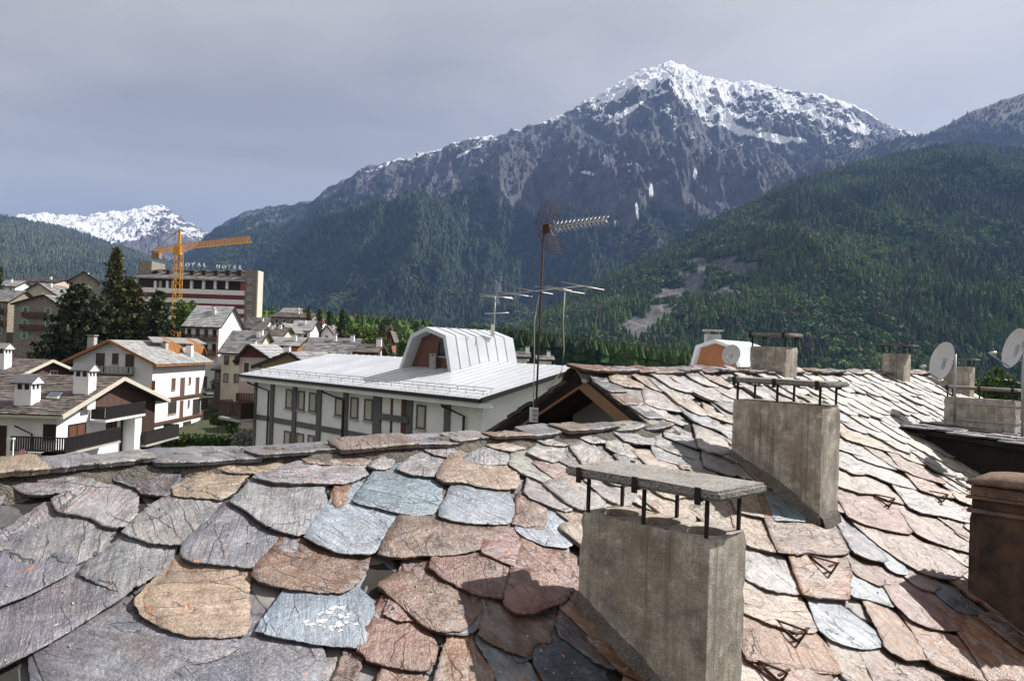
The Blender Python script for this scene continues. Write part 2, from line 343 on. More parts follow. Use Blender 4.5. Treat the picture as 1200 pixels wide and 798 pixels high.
SC = {'g': (.262, .268, .285, .18), 'l': (.18, .185, .225, .05), 'd': (.115, .118, .145, .15), 'b': (.205, .28, .345, 0), 'B': (.315, .385, .455, 0),
      'r': (.225, .100, .078, .5), 'n': (.150, .088, .064, .65), 't': (.345, .268, .195, .45), 'c': (.43, .35, .27, .35), 'w': (.365, .352, .338, .12),
      'o': (.275, .128, .060, .8), 'p': (.265, .168, .135, .45), 'k': (.075, .10, .14, 0)}
TILE = {'A': (0, 500), 'B': (0, 640), 'C': (220, 500), 'D': (220, 640), 'E': (440, 480), 'F': (440, 640), 'G': (860, 500), 'H': (860, 640), 'I': (960, 640), 'J': (960, 500), 'K': (660, 410)}
TR = """
A g 45,310 100,360 160,395 260,395 420,378 520,330 630,265
A g -120,430 0,440 22,400 40,290
A d 650,270 660,310 780,345 830,385 990,395 1060,290 1062,240
P t 199,570 203,581 235,583 262,583 278,575 286,560
A g 290,405 295,480 330,505 440,520 530,540 590,585 690,605 790,565 835,500 830,390
A g -150,725 0,718 130,692 220,645 300,600 325,560
P g 7,645 12,658 26,663 54,667 86,666 108,655 124,643 133,626
P g 138,623 156,631 176,637 200,639 224,637 234,632 250,612 261,586
P g 90,669 108,681 128,691 144,693 160,685 192,667 209,650 211,638
P l 211,636 213,654 226,660 260,662 294,666 314,660 346,644 352,636 345,626
C t 110,200 170,250 260,272 410,268 560,242 580,210 565,185
C g 360,300 440,310 500,328 640,334 840,333 940,326 1000,310 1090,268 1060,235
C p 630,165 700,208 850,214 1060,212 1092,182 1050,140
C g 220,430 330,500 430,570 520,612 640,637 750,622 830,535 847,460 822,345
C o 830,380 850,462 900,478 945,462 952,350
P w 429,545 440,550 452,550 460,547 466,526
P b 411,587 420,592 440,595 464,601 492,605 510,603 520,593 523,566
P B 511,605 530,611 552,614 592,614 606,609 612,598 601,577
P n 596,615 610,618 640,621 645,609 644,596
P B 352,629 372,640 396,650 436,650 456,637 476,623 499,607
E g 115,345 200,382 340,392 420,345 482,285 470,262
E g 280,225 350,257 430,268 520,272 552,240 545,222
E g 505,275 560,307 700,320 770,302 800,262 795,240
E t 345,390 395,432 520,437 620,457 740,467 840,457 862,402 850,380
E t 640,200 720,227 800,242 890,217 880,195
E w 935,175 1000,207 1110,212 1170,187 1180,150
E w 770,310 860,372 960,412 1060,467 1120,472 1177,452 1130,372
E w 875,245 950,277 1040,307 1080,292 1117,232
E w 855,470 900,512 1000,552 1100,592 1160,582 1167,522 1110,470
P B 604,617 616,629 640,639 665,642 680,633 685,618
P n 441,651 460,655 496,653 530,652 552,646 580,642 592,632 595,615
D n 365,160 400,207 500,242 650,262 780,277 920,272 1000,222 1070,142 1085,60
P t 157,702 164,720 180,731 208,746 232,749 268,749 288,744 294,734 296,706 293,668
D b 365,500 480,532 640,557 830,582 1050,592 1102,532 1127,402 1092,292 1010,215
P l -40,729 0,711 40,696 88,669 92,655
P l -40,803 0,784 56,757 100,729 145,701 161,687
P l 60,826 140,812 190,797 215,779 250,773 268,767 285,755
P l 40,880 130,860 280,856 372,822 388,768
P n 366,830 405,832 424,792 432,764
P r 416,760 432,777 460,781 480,785 500,788 514,777 517,752 507,734
F r 20,400 130,447 250,442 320,432 332,300 302,150
F l 310,460 370,502 440,522 540,517 620,482 680,402 722,352 700,310
F r 290,120 380,192 480,252 600,302 740,312 850,267 892,222 952,160 962,110
F r 600,30 750,92 850,132 960,152 1080,112 1152,62 1142,20
F r 735,340 780,397 880,412 1010,377 1110,342 1172,262 1202,202 1190,110
F n 600,510 650,552 770,602 880,642 940,552 1040,547 1082,422 1070,380
F l 800,640 840,667 900,652 960,622 1012,570 1000,553
F o 330,800 400,850 600,870 702,800 692,710 602,600 565,515
F g 580,530 640,622 720,802 860,852 962,782 932,680 900,640
F k 920,670 960,742 1010,832 1200,900 1400,790 1250,640 1080,500
F d 1060,500 1150,562 1300,682 1420,722 1250,500 1110,400
F n -40,840 60,860 260,850 330,800 300,735
G t 10,640 80,702 150,722 230,742 300,737 312,690 272,620 200,550
G t 10,500 100,517 195,532 202,500 150,400
G o 190,540 220,557 270,552 245,470 200,400
G b 236,552 270,552 432,552 422,510 372,460 300,400 
G n 410,490 450,537 520,550 600,522 607,500 560,450
G n 240,740 380,757 430,742 560,757 680,737 692,700 602,560 560,530
G l 690,740 780,782 880,802 917,792 842,700 722,600 630,520
P B 1008,628 1025,646 1042,668 1052,673 1066,674 1058,655 1040,636 1022,621
G r 650,530 760,582 900,612 1030,632 1052,600 1042,520 980,470
G p 585,470 620,502 680,492 742,450 700,405
J t 85,350 240,397 330,402 400,430 500,457 532,440 430,365
J w 510,470 600,512 720,522 890,562 902,480 700,390
J p 550,620 640,672 760,707 890,742 930,720 890,640
P p 1000,612 1030,640 1058,660 1080,673 1100,679 1120,680 1138,668 1100,634
I r 430,330 540,442 640,482 740,492 880,497 982,470 962,430 760,330 660,250
I d 700,290 820,382 960,402 1002,400 962,360 860,290
H n 705,155 850,232 940,217 1002,200 930,140
I B 185,290 300,312 440,352 497,345 472,300 400,240
H o 390,290 480,312 680,327 692,290 702,150 680,50
H w 65,190 150,232 270,272 390,287 412,260 340,110
H c 50,390 110,412 200,452 360,502 470,507 492,480 442,350 420,310
H o 45,680 180,702 300,712 430,742 620,752 637,700 562,570 490,490
H B 490,480 560,542 640,577 760,607 830,602 922,560 852,490 742,400 640,325
I o 375,590 420,632 520,682 570,672 692,670 642,600 562,520 462,380 390,335
I o 640,690 760,742 950,792 1110,802 1062,720 852,520 700,480
I o 1000,830 1100,852 1260,850 1152,600 1010,470
I t 130,760 200,802 300,832 420,800 330,690 250,610
I p 330,830 500,852 790,802 702,720 602,690 450,640
H B 170,760 260,822 400,820 390,770 330,720
H w 420,780 520,830 720,810 680,760 600,735
J r 460,230 560,290 740,335 750,310 640,240
J w 95,130 210,165 460,200 440,170 300,120
J w 210,180 330,225 460,252 462,225 340,170
J w 90,230 200,282 290,275 420,330 580,365 600,340 460,260 300,190
J t 140,70 300,115 500,162 520,140 400,100
J o 580,370 700,410 800,420 810,385 700,340
J w 740,350 850,390 860,370 770,320
J t 810,425 930,470 920,400
K t 265,180 360,212 470,222 480,195 380,150
K w 470,310 560,342 690,360 730,345 640,290
K w 420,330 560,385 700,440 735,425 620,360
K c 830,370 920,402 1010,430 1010,400 900,350
K w 840,440 920,470 1010,495 1010,460 920,425
K w 790,570 850,600 930,615 985,590 970,530
K w 530,550 650,600 800,640 812,590 700,545
K g 590,500 680,540 790,570 790,520 700,470
K w 240,560 330,610 450,632 470,590 400,545
K w 40,570 120,610 210,615 240,590 200,545
K w 80,500 170,545 270,535 290,500 250,470
K g 280,470 350,530 440,552 560,550 565,510 470,470
K g 520,580 540,640 800,700 830,670 800,620
K g 810,600 830,690 1000,735 1040,700 960,620
"""
def frac_ring(n, r, k=5):
    """periodic angular random ring of n values in about -1..1 (piecewise linear, chipped)"""
    o = np.zeros(n); amp = 1.; m = k
    while m < n:
        xs_ = np.sort(r.uniform(0, 1, m)); ys_ = r.uniform(-1, 1, m); x = np.arange(n) / n
        o += amp * np.interp(x, np.concatenate([[xs_[-1] - 1], xs_, [xs_[0] + 1]]), np.concatenate([[ys_[-1]], ys_, [ys_[0]]])); amp *= .55; m = int(m * 2.1)
    return o / 1.3
def slate_mesh(name, poly, th, seed, qhead, tau, sp=.028, nmax=64, z0=0., wild=1., tdir=None):
    r = np.random.RandomState(seed); p = np.array(poly, float)
    ar = .5 * np.sum(p[:, 0] * np.roll(p[:, 1], -1) - np.roll(p[:, 0], -1) * p[:, 1])
    if ar < 0: p = p[::-1]
    nx = np.roll(p, -1, 0); p = np.stack([p * .90 + nx * .10, p * .10 + nx * .90], 1).reshape(-1, 2)
    seg = np.linalg.norm(np.roll(p, -1, 0) - p, axis=1); cum = np.concatenate([[0], np.cumsum(seg)]); per = cum[-1]
    n = int(min(nmax, max(20, per / sp))); s = np.arange(n) / n * per
    pp = np.vstack([p, p[:1]]); P = np.stack([np.interp(s, cum, pp[:, 0]), np.interp(s, cum, pp[:, 1])], 1)
    tg = np.roll(P, -1, 0) - np.roll(P, 1, 0); tg /= np.linalg.norm(tg, axis=1)[:, None] + 1e-9; nr = np.stack([tg[:, 1], -tg[:, 0]], 1)
    P = P + nr * (wild * (.019 * frac_ring(n, r) + .005 * r.uniform(-1, 1, n)))[:, None]
    C = P.mean(0)
    td = QD if tdir is None else tdir
    zq = lambda X: tau * (qhead - X @ td) + z0
    rings = []; toC = C - P; lc = np.linalg.norm(toC, axis=1)[:, None] + 1e-6; inn = toC / lc
    def ring(ins, z, extra=None):
        ins = np.minimum(np.asarray(ins).reshape(-1, 1) * np.ones((n, 1)), lc * .55); X = P + inn * ins; rings.append(np.column_stack([X, zq(X) + z]))
    ring(.018, -.012)
    ring(np.abs(.009 * frac_ring(n, r)) + .008 + .004 * r.rand(n), th * .30)
    ring(np.abs(.012 * frac_ring(n, r)) + .014 + .004 * r.rand(n), th * .34)
    led = np.clip(frac_ring(n, r, 4) * 1.5 - .45, 0, 1) ** 1.2 * r.uniform(.03, .15) * wild      # width of broken lower sheet
    ring(.003 + .005 * r.rand(n), th * .62)
    ring(.004 + .005 * r.rand(n), th * (.80 - .12 * r.rand(n)))
    ring(.006 + led, th * (.82 + .02 * r.rand(n)))
    ring(.009 + led + .004 * r.rand(n), th * 1.0)
    bow = r.uniform(-.010, .012); sxy = r.uniform(-5, 5, 2)
    k0 = np.minimum((.014 + led)[:, None], lc * .55) / lc
    for k in (.18, .42, .66, .86):
        X = P + toC * (k0 + (1 - k0) * k); nz = fbm(X[:, 0] * 8 + sxy[0], X[:, 1] * 8 + sxy[1], 4, seed) - .5
        rings.append(np.column_stack([X, zq(X) + th + nz * .032 * wild + bow * math.sin(k * 1.57)]))
    vv = np.vstack(rings + [np.array([[C[0], C[1], zq(C) + th + bow]])]); m = len(rings); fs = []; sm = []
    for j in range(m - 1):
        for i in range(n):
            i2 = (i + 1) % n; fs.append((j * n + i, j * n + i2, j * n + n + i2, j * n + n + i)); sm.append(j >= 6)
    for i in range(n): fs.append(((m - 1) * n + i, (m - 1) * n + (i + 1) % n, m * n)); sm.append(True)
    me = bpy.data.meshes.new(name); me.from_pydata(vv.tolist(), [], fs); me.polygons.foreach_set('use_smooth', sm); me.update(); me.materials.append(SLATE)
    return me
ROOFM = Matrix((U, WD, ND)).transposed().to_4x4()
def put_slate(me, a, b, h, col, name='slate', rz=0., scale=(1, 1, 1), parent=None):
    o = bpy.data.objects.new(name, me); COL.objects.link(o); o.parent = parent or roof
    M = Matrix.Translation(roofP(a, b, h) - ORG[house.name]) @ ROOFM @ Matrix.Rotation(rz, 4, 'Z') @ Matrix.Diagonal((*scale, 1))
    o.matrix_local = M; o.color = col; return o
def jit(col, r, k=.16):
    s = 1 + r.uniform(-k, k); return (min(1, col[0] * s * (1 + r.uniform(-.06, .06))), min(1, col[1] * s), min(1, col[2] * s * (1 + r.uniform(-.06, .06))), col[3])
def inside(pt_, poly):
    x, y = pt_; c = False; j = len(poly) - 1
    for i in range(len(poly)):
        xi, yi = poly[i]; xj, yj = poly[j]
        if (yi > y) != (yj > y) and x < (xj - xi) * (y - yi) / (yj - yi + 1e-12) + xi: c = not c
        j = i
    return c
def c_low(f): return f[:, 0].mean() < U0 - .3
traced = []; seed = 100
for ln in TR.strip().split('\n'):
    w = ln.split(); t, ck = w[0], w[1]; pts = [tuple(map(float, s.split(','))) for s in w[2:]]
    if t != 'P':
        ox, oy = TILE[t]; k = 4.99; pts = [(ox + x / k, oy + y / k) for x, y in pts]
    q = [np.array(onroof(x, y, .06)) for x, y in pts]
    ql, qr = q[0] @ QD, q[-1] @ QD; qh = max(ql, qr) + .17
    big = t == 'P' and ck == 'l' and pts[0][1] > 700
    if big:          # long smooth slabs at the lower left: lap square to their own tail line
        tl_ = q[-2] - q[0]; nd = np.array([-tl_[1], tl_[0]]) / np.linalg.norm(tl_); nd = nd if nd[1] > 0 else -nd
        full = np.array(q + [q[-1] + nd * .42, q[0] + nd * .62]); TD = nd
    else:
        full = np.array(q + [q[-1] + QD * (qh - qr), q[0] + QD * (qh - ql)]); TD = QD
    if c_low(full): full[:, 1] = np.minimum(full[:, 1], -.05)
    c = full.mean(0); qh = max(p @ TD for p in full); qt = min(p @ TD for p in q); ln_ = qh - qt
    tau = min(.058, .06 / ln_); seed += 1; r = random.Random(seed)
    th = r.uniform(.012, .021) * (0.7 if ck in 'bBk' else 1)
    me = slate_mesh('slate', full - c, th, seed, qh - c @ TD, tau, tdir=TD, sp=.02, nmax=104, wild=.3 if big else (.7 if ck in 'bBk' else 1.))
    put_slate(me, c[0], c[1], .004 + r.uniform(0, .006) + (.0 if big else 0), jit(SC[ck], r, .10))
    traced.append([tuple(x) for x in list(full)])
NTR = len(traced)
# slates between and beyond the ones above: rows along the eaves, side-lapped
protos = []
for k in range(14):
    r = np.random.RandomState(500 + k); w, l = r.uniform(.50, .66), r.uniform(.52, .64)
    poly = [(w / 2, l / 2), (-w / 2, l / 2), (-w / 2 - r.uniform(-.03, .05), -l * .12)]
    for a in np.linspace(200, 335, 6): poly.append((w * .52 * math.cos(R_(a)) * r.uniform(.92, 1.05), -l * .14 + l * .36 * math.sin(R_(a)) * r.uniform(.86, 1.06)))
    poly.append((w / 2 + r.uniform(-.05, .03), -l * .10))
    poly = np.array(poly); qh = max(poly @ QD)
    protos.append(slate_mesh('slate', poly, r.uniform(.015, .027), 700 + k, qh, .056, sp=.04, nmax=44))
cand = []; under = []
row = 0; b = B2 - .22
while b > -6.0:
    a = -3.5 + (row % 2) * .24 + rnd.uniform(-.1, .1)
    while a < 20.4:
        w = rnd.uniform(.36, .52); a += w
        if b > -.22 and a < U0 + .18: continue
        P = roofP(a, b, .05); x, y = pix(P)
        if P.y < .5 or not (-120 < x < 1330 and 400 < y < 900): continue
        if any(inside((a, b), tp) for tp in traced) or (x < 330 and y > 660): under.append((a, b)); continue
        cand.append((P.length, a, b + rnd.uniform(-.085, .085), x, y))
    row += 1; b -= rnd.uniform(.29, .37)
cand.sort()
def slate_col(x, y, r):
    if y > 560 and x < 640: ck = r.choice('gglldn')
    elif y > 590: ck = r.choice('orpotcn')
    elif y > 520: ck = r.choice('wcptwgp')
    else: ck = r.choice('wwwcgtwg')
    return jit(SC[ck], r)
far = []
for i, (dist, a, b, x, y) in enumerate(cand):
    r = random.Random(i + 9000); me = r.choice(protos); h = -.004 + r.uniform(-.006, .01); rz = r.uniform(-.24, .24)
    s = (r.uniform(.78, 1.18), r.uniform(.82, 1.14), r.uniform(.75, 1.35))
    if i < 300 - NTR: put_slate(me, a, b, h, slate_col(x, y, r), rz=rz, scale=s)
    else: far.append((me, a, b, h, rz, s))
print('traced', NTR, 'procedural', len(cand), 'joined', len(far))
def join_instances(items, name, mat, parent, org):
    vs_, fs, n0 = [], [], 0; smf = []
    for me, M in items:
        n = len(me.vertices); a = np.empty(n * 3); me.vertices.foreach_get('co', a); a = a.reshape(-1, 3)
        M = np.array(M); vs_.append(a @ M[:3, :3].T + M[:3, 3]); 
        for p in me.polygons: fs.append([n0 + k for k in p.vertices]); smf.append(p.use_smooth)
        n0 += n
    me = bpy.data.meshes.new(name); me.from_pydata(np.vstack(vs_).tolist(), [], fs); me.polygons.foreach_set('use_smooth', smf); me.update(); me.materials.append(mat)
    o = bpy.data.objects.new(name, me); COL.objects.link(o); o.parent = parent; ORG[o.name] = ORG[parent.name]; o['kind'] = 'stuff'; return o
if far:
    SLATE_LIGHT = make_slate_far('slate_covering_light', (.23, .225, .22), (.36, .34, .32), (.43, .36, .29))
    join_instances([(me, Matrix.Translation(roofP(a, b, h) - ORG[house.name]) @ ROOFM @ Matrix.Rotation(rz, 4, 'Z') @ Matrix.Diagonal((*s, 1))) for me, a, b, h, rz, s in far], 'far_slates', SLATE_LIGHT, roof, None)

ru = random.Random(77)
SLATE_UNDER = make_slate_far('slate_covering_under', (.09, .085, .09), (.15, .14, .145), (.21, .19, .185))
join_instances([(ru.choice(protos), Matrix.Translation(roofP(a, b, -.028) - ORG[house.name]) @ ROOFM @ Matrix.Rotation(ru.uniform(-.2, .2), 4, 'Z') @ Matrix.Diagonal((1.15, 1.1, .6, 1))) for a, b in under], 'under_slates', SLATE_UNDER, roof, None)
# ridge stones on a bed of mossy mortar
def lumpy_bed(name, P0, D, ln_, wid, hgt, seed, parent):
    nx = int(ln_ / .035); ny = 12; r = np.random.RandomState(seed)
    X, Yv = np.meshgrid(np.arange(nx + 1) / nx * ln_, np.linspace(-1, 1, ny + 1), indexing='ij')
    prof = np.sqrt(np.clip(1 - np.abs(Yv) ** 2.6, 0, 1)); hz = hgt * prof * (.55 + .9 * fbm(X * 5, Yv * 2 + seed, 4, seed, .6)) + .02 * (fbm(X * 24, Yv * 8, 2, seed + 3) - .5)
    side = D.cross(ZU).normalized(); vs_ = [P0 + D * float(x) + side * float(y * wid * (1 + .12 * math.sin(x * 9))) + ZU * float(z - .10 * abs(y)) for x, y, z in zip(X.ravel(), Yv.ravel(), hz.ravel())]
    m = MB(); m.add(vs_, [(i * (ny + 1) + j, (i + 1) * (ny + 1) + j, (i + 1) * (ny + 1) + j + 1, i * (ny + 1) + j + 1) for i in range(nx) for j in range(ny)], False)
    return m.build(name, MORTAR, parent)
lumpy_bed('ridge_mortar', roofP(-3.2, -.03, -.015), U, U0 + 3.6, .19, .08, 3, roof)
lumpy_bed('ridge_mortar', roofP(U0 - .12, B2, -.03), U, 13.0, .17, .085, 5, roof)
def ridge_stones(a0, a1, b, lo, hi, wid, lift, r, pal):
    a = a0
    while a < a1:
        w = r.uniform(lo, hi); l = wid * r.uniform(.8, 1.2)
        poly = [(-w / 2, -l / 2), (0, -l / 2 * r.uniform(.9, 1.15)), (w / 2, -l / 2 * r.uniform(.7, 1)), (w / 2 * r.uniform(.9, 1.05), 0), (w / 2 * .95, l / 2), (0, l / 2), (-w / 2, l / 2 * r.uniform(.7, 1)), (-w / 2 * 1.04, 0)]
        me = slate_mesh('ridge_stone', np.array(poly), r.uniform(.018, .030), r.randint(0, 99999), 0, 0, sp=.03, nmax=60)
        o = bpy.data.objects.new('ridge_stone', me); COL.objects.link(o); o.parent = roof; o.color = jit(SC[r.choice(pal)], r)
        P = roofP(a + w / 2, b) + ZU * (lift + r.uniform(-.015, .02)) + V * r.uniform(-.03, .03)
        B = Matrix((U, V, ZU)).transposed().to_4x4()
        o.matrix_local = Matrix.Translation(P - ORG[house.name]) @ B @ Matrix.Rotation(R_(r.uniform(3, 13)), 4, 'X') @ Matrix.Rotation(R_(r.uniform(-4, 3)), 4, 'Y') @ Matrix.Rotation(r.uniform(-.1, .1), 4, 'Z')
        a += w * r.uniform(.82, .95)
rr = random.Random(31)
ridge_stones(-3.0, U0 + .2, -.02, .35, .85, .30, .045, rr, 'gwwtgtg')
ridge_stones(U0 - .1, 20.4, B2, .35, .7, .34, .03, rr, 'gtwgno')

# gable of the tall part: fascia boards, soffit, recessed wall, verge slates
gx = U0
def gp(u, v, z): return U * u + V * v + ZU * z
ZR = roofP(0, B2).z
def gz(v): return ZR - abs(v - V2) * TS
for sgn, vend in ((1, V2 + 2.75), (-1, V1 - .25)):
    m = MB(); a, bb = gp(gx, V2, ZR - .06), gp(gx, vend, gz(vend) - .06)
    dn = ZU * -.155
    m.prism([a, bb, bb + dn, a + dn], U * .05); m.build('fascia_board', FWOOD, house)
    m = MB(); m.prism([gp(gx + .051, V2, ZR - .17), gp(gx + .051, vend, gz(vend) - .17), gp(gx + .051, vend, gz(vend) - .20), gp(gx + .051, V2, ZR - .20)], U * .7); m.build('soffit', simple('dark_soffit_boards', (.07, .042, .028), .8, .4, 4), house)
    for k in range(0):     # purlin ends
        if k == 0 and sgn < 0: continue
        vv = V2 + sgn * k * 1.0
        if (sgn > 0 and vv < vend) or (sgn < 0 and vv > vend + .1):
            m = MB(); m.obox(gp(gx + .40, vv, gz(vv) - .30), U, V, ZU, .33, .07, .085); m.build('purlin', FWOOD, house)
m = MB(); m.prism([gp(gx + .95, V2 + 2.6, -3), gp(gx + .95, V2 - 1.2, -3), gp(gx + .95, V2 - 1.2, gz(V2 - 1.2) - .2), gp(gx + .95, V2, ZR - .2), gp(gx + .95, V2 + 2.6, gz(V2 + 2.6) - .2)], U * .2)
m.build('gable_wall', simple('old_dark_boards', (.10, .085, .075), .85, .35, 3), house)
m = MB(); m.prism([gp(gx + .78, V2 + .75, -2), gp(gx + .78, V2 - .62, -2), gp(gx + .78, V2 - .62, -.62), gp(gx + .78, V2 + .75, -.62)], U * .1); m.build('grey_panel', GREYP, house)
m = MB(); m.obox(gp(gx + .74, V2 - .42, -.98), U, V, ZU, .05, .07, .30); m.build('white_post', WHITE, house)
for sgn, vend in ((1, V2 + 2.9), (-1, V1 + .15)):
    v = V2 + sgn * .15; k = 0; r = random.Random(50 + sgn)
    while (v - vend) * sgn < 0:
        w = r.uniform(.3, .5); l = r.uniform(.30, .42)
        poly = np.array([(-w / 2, -l / 2), (0, -l / 2 - .02), (w / 2, -l / 2 + r.uniform(0, .06)), (w / 2, l / 2), (-w / 2, l / 2)])
        me = slate_mesh('verge_slate', poly, r.uniform(.025, .04), 4000 + k + 50 * sgn, 0, 0, sp=.05, nmax=30)
        o = bpy.data.objects.new('verge_slate', me); COL.objects.link(o); o.parent = roof; o.color = jit(SC[r.choice('dngd')], r)
        B = Matrix((V, -U, ZU)).transposed().to_4x4()
        tilt = (SL + R_(-5) if sgn > 0 else -SL + R_(5))
        o.matrix_local = Matrix.Translation(gp(gx + .165 + r.uniform(-.02, .05), v, gz(v) + .0 + r.uniform(0, .025)) - ORG[house.name]) @ B @ Matrix.Rotation(tilt, 4, 'Y') @ Matrix.Rotation(r.uniform(-.1, .1), 4, 'Z')
        v += sgn * w * .62; k += 1

# ------------------------------------------------------------------ chimneys
def chimney_body(name, O_, ln_, wd_, ztop, depth, flues, mat, parent, lean=.0, lab=None):
    """O_ = near corner (plan), ln_ along +V, wd_ along +U; round flues open at the top"""
    m = MB(); r = np.random.RandomState(int(abs(O_.x) * 100)); zb = ztop - depth
    def W(u, v, z): return Vector((O_.x, O_.y, 0)) + U * u + V * v + ZU * z
    # side walls, gently uneven
    nl, nz = 18, 30
    def face(fn, nu):
        g = [[fn(i / nu, j / nz) for j in range(nz + 1)] for i in range(nu + 1)]
        m.add([p for c in g for p in c], [(i * (nz + 1) + j, (i + 1) * (nz + 1) + j, (i + 1) * (nz + 1) + j + 1, i * (nz + 1) + j + 1) for i in range(nu) for j in range(nz)], True)
    def wob(u, v, z):
        k = .005 * (float(fbm(np.array([u * 4 + v * 4 + 1.7]), np.array([z * 4.]), 3, 5)[0]) - .5); return k
    def S(u, v, z):
        inset = .012 if z > ztop - .001 else 0
        cu, cv = u - wd_ / 2, v - ln_ / 2; k = wob(u, v, z)
        if abs(abs(cu) - wd_ / 2) < 1e-6 and abs(abs(cv) - ln_ / 2) < 1e-6:
            k -= .06 * max(0, float(vnoise(np.array([z * 17. + (cu > 0) * 31 + (cv > 0) * 7]), np.array([.5]), 3)[0]) - .62)
        return W(u + (k if cu > 0 else -k) - math.copysign(inset, cu), v + (k if cv > 0 else -k) - math.copysign(inset, cv), z)
    zz = lambda t: zb + (ztop - zb) * t
    face(lambda s, t: S(0, ln_ * (1 - s), zz(t)), nl); face(lambda s, t: S(wd_ * s, 0, zz(t)), nl)
    face(lambda s, t: S(wd_, ln_ * s, zz(t)), nl); face(lambda s, t: S(wd_ * (1 - s), ln_, zz(t)), nl)
    N = 24
    for k in range(flues):
        v0, v1 = ln_ * k / flues, ln_ * (k + 1) / flues; cu, cv = wd_ / 2, (v0 + v1) / 2; rad = min(wd_, v1 - v0) * .40
        outer, inner, low = [], [], []
        for i in range(N):
            a = 2 * math.pi * (i + .5) / N; c_, s_ = math.cos(a), math.sin(a); kk = min((wd_ / 2 - .012) / abs(c_), ((v1 - v0) / 2 - (.012 if flues == 1 else 0)) / abs(s_))
            outer.append(W(cu + c_ * kk, cv + s_ * kk, ztop)); inner.append(W(cu + c_ * rad, cv + s_ * rad, ztop - .004)); low.append(W(cu + c_ * rad, cv + s_ * rad, ztop - .5))
        m.add(outer + inner + low, [(i, (i + 1) % N, N + (i + 1) % N, N + i) for i in range(N)] + [(N + i, N + (i + 1) % N, 2 * N + (i + 1) % N, 2 * N + i) for i in range(N)] + [tuple(range(2 * N, 3 * N))])
    o = m.build(name, mat, parent, fix=False)
    if lab: o['label'] = lab
    return o, W
def chimney_cap(ch, W, ln_, wd_, zt, gap, th, over, posts, mat, thin=False):
    m = MB(); a, b_ = -over, wd_ + over; c_, d = -over * 1.2, ln_ + over * 1.2
    bm = bmesh.new(); 
    vs_ = [bm.verts.new(W(u, v, z)) for z in (zt + gap, zt + gap + th) for u, v in ((a, c_), (b_, c_), (b_, d), (a, d))]
    for f in ((3, 2, 1, 0), (4, 5, 6, 7), (0, 1, 5, 4), (1, 2, 6, 5), (2, 3, 7, 6), (3, 0, 4, 7)): bm.faces.new([vs_[i] for i in f])
    bmesh.ops.bevel(bm, geom=list(bm.edges), offset=min(.018, th * .3), segments=2, affect='EDGES')
    bmesh.ops.subdivide_edges(bm, edges=[e for e in bm.edges if e.calc_length() > .2], cuts=6, use_grid_fill=True)
    rr_ = random.Random(3)
    for v in bm.verts: v.co += Vector((rr_.uniform(-1, 1), rr_.uniform(-1, 1), rr_.uniform(-1, 1))) * .0025
    for v in bm.verts: v.co -= ORG[ch.name]
    me = bpy.data.meshes.new('cap_slab'); bm.to_mesh(me); bm.free()
    link('cap_slab', me, mat, ch)
    for k in range(posts):
        v = ln_ * (.04 + .92 * k / max(1, posts - 1))
        for u, s in ((.025, -1), (wd_ - .025, 1)):
            m = MB(); m.obox(W(u, v, zt + gap / 2 - .03), U, V, ZU, .010, .011, gap / 2 + .03)
            if not thin: m.obox(W((a if s < 0 else b_) + s * .006, v, zt + gap + th * .5 - .012), U, V, ZU, .004, .022, th * .5 + .02)
            m.obox(W((u + (a if s < 0 else b_)) / 2, v, zt + gap - .006), U, V, ZU, abs(u - (a if s < 0 else b_)) / 2 + .01, .012, .006)
            m.build('cap_post', IRON, ch)
def flashing(ch, O_, ln_, wd_, seed):
    """rough mortar fillet where the chimney meets the slates"""
    m = MB(); r = random.Random(seed)
    for (p0, p1, out) in (((0, 0), (0, ln_), -U), ((0, 0), (wd_, 0), -V), ((wd_, 0), (wd_, ln_), U)):
        n = 60 if abs(p1[1] - p0[1]) > .5 else 12; w = .07; hh = .08; j1 = 0.
        prev = None
        for i in range(n + 1):
            t = i / n; u = p0[0] + (p1[0] - p0[0]) * t; v = p0[1] + (p1[1] - p0[1]) * t
            B0 = Vector((O_.x, O_.y, 0)) + U * u + V * v; vv = B0.dot(V); z = -H1 - TS * (V1 - vv) + .07
            w = min(.11, max(.04, w + r.uniform(-.007, .007))); hh = min(.12, max(.04, hh + r.uniform(-.008, .008)))
            q = B0 + out * w; zq_ = -H1 - TS * (V1 - q.dot(V)) + .055
            cur = (B0 - out * .01 + ZU * (z + hh), B0 + out * w * .5 + ZU * (z + hh * .55 + r.uniform(-.008, .008)), Vector((q.x, q.y, zq_)), Vector((q.x, q.y, zq_ - .08)))
            if prev: m.add(list(prev) + list(cur), [(0, 1, 5, 4), (1, 2, 6, 5), (2, 3, 7, 6)])
            prev = cur
    m.build('mortar_fillet', MORTAR2, ch)
MORTAR2 = make_concrete('broken_mortar', (.13, .118, .10), .2, .5)
def from_corner(base_px, top_px, near_px=None, right_px=None):
    a, b = onroof(*base_px, .05); P = roofP(a, b, .05); zt = ray(*top_px).z * P.y
    return P, zt
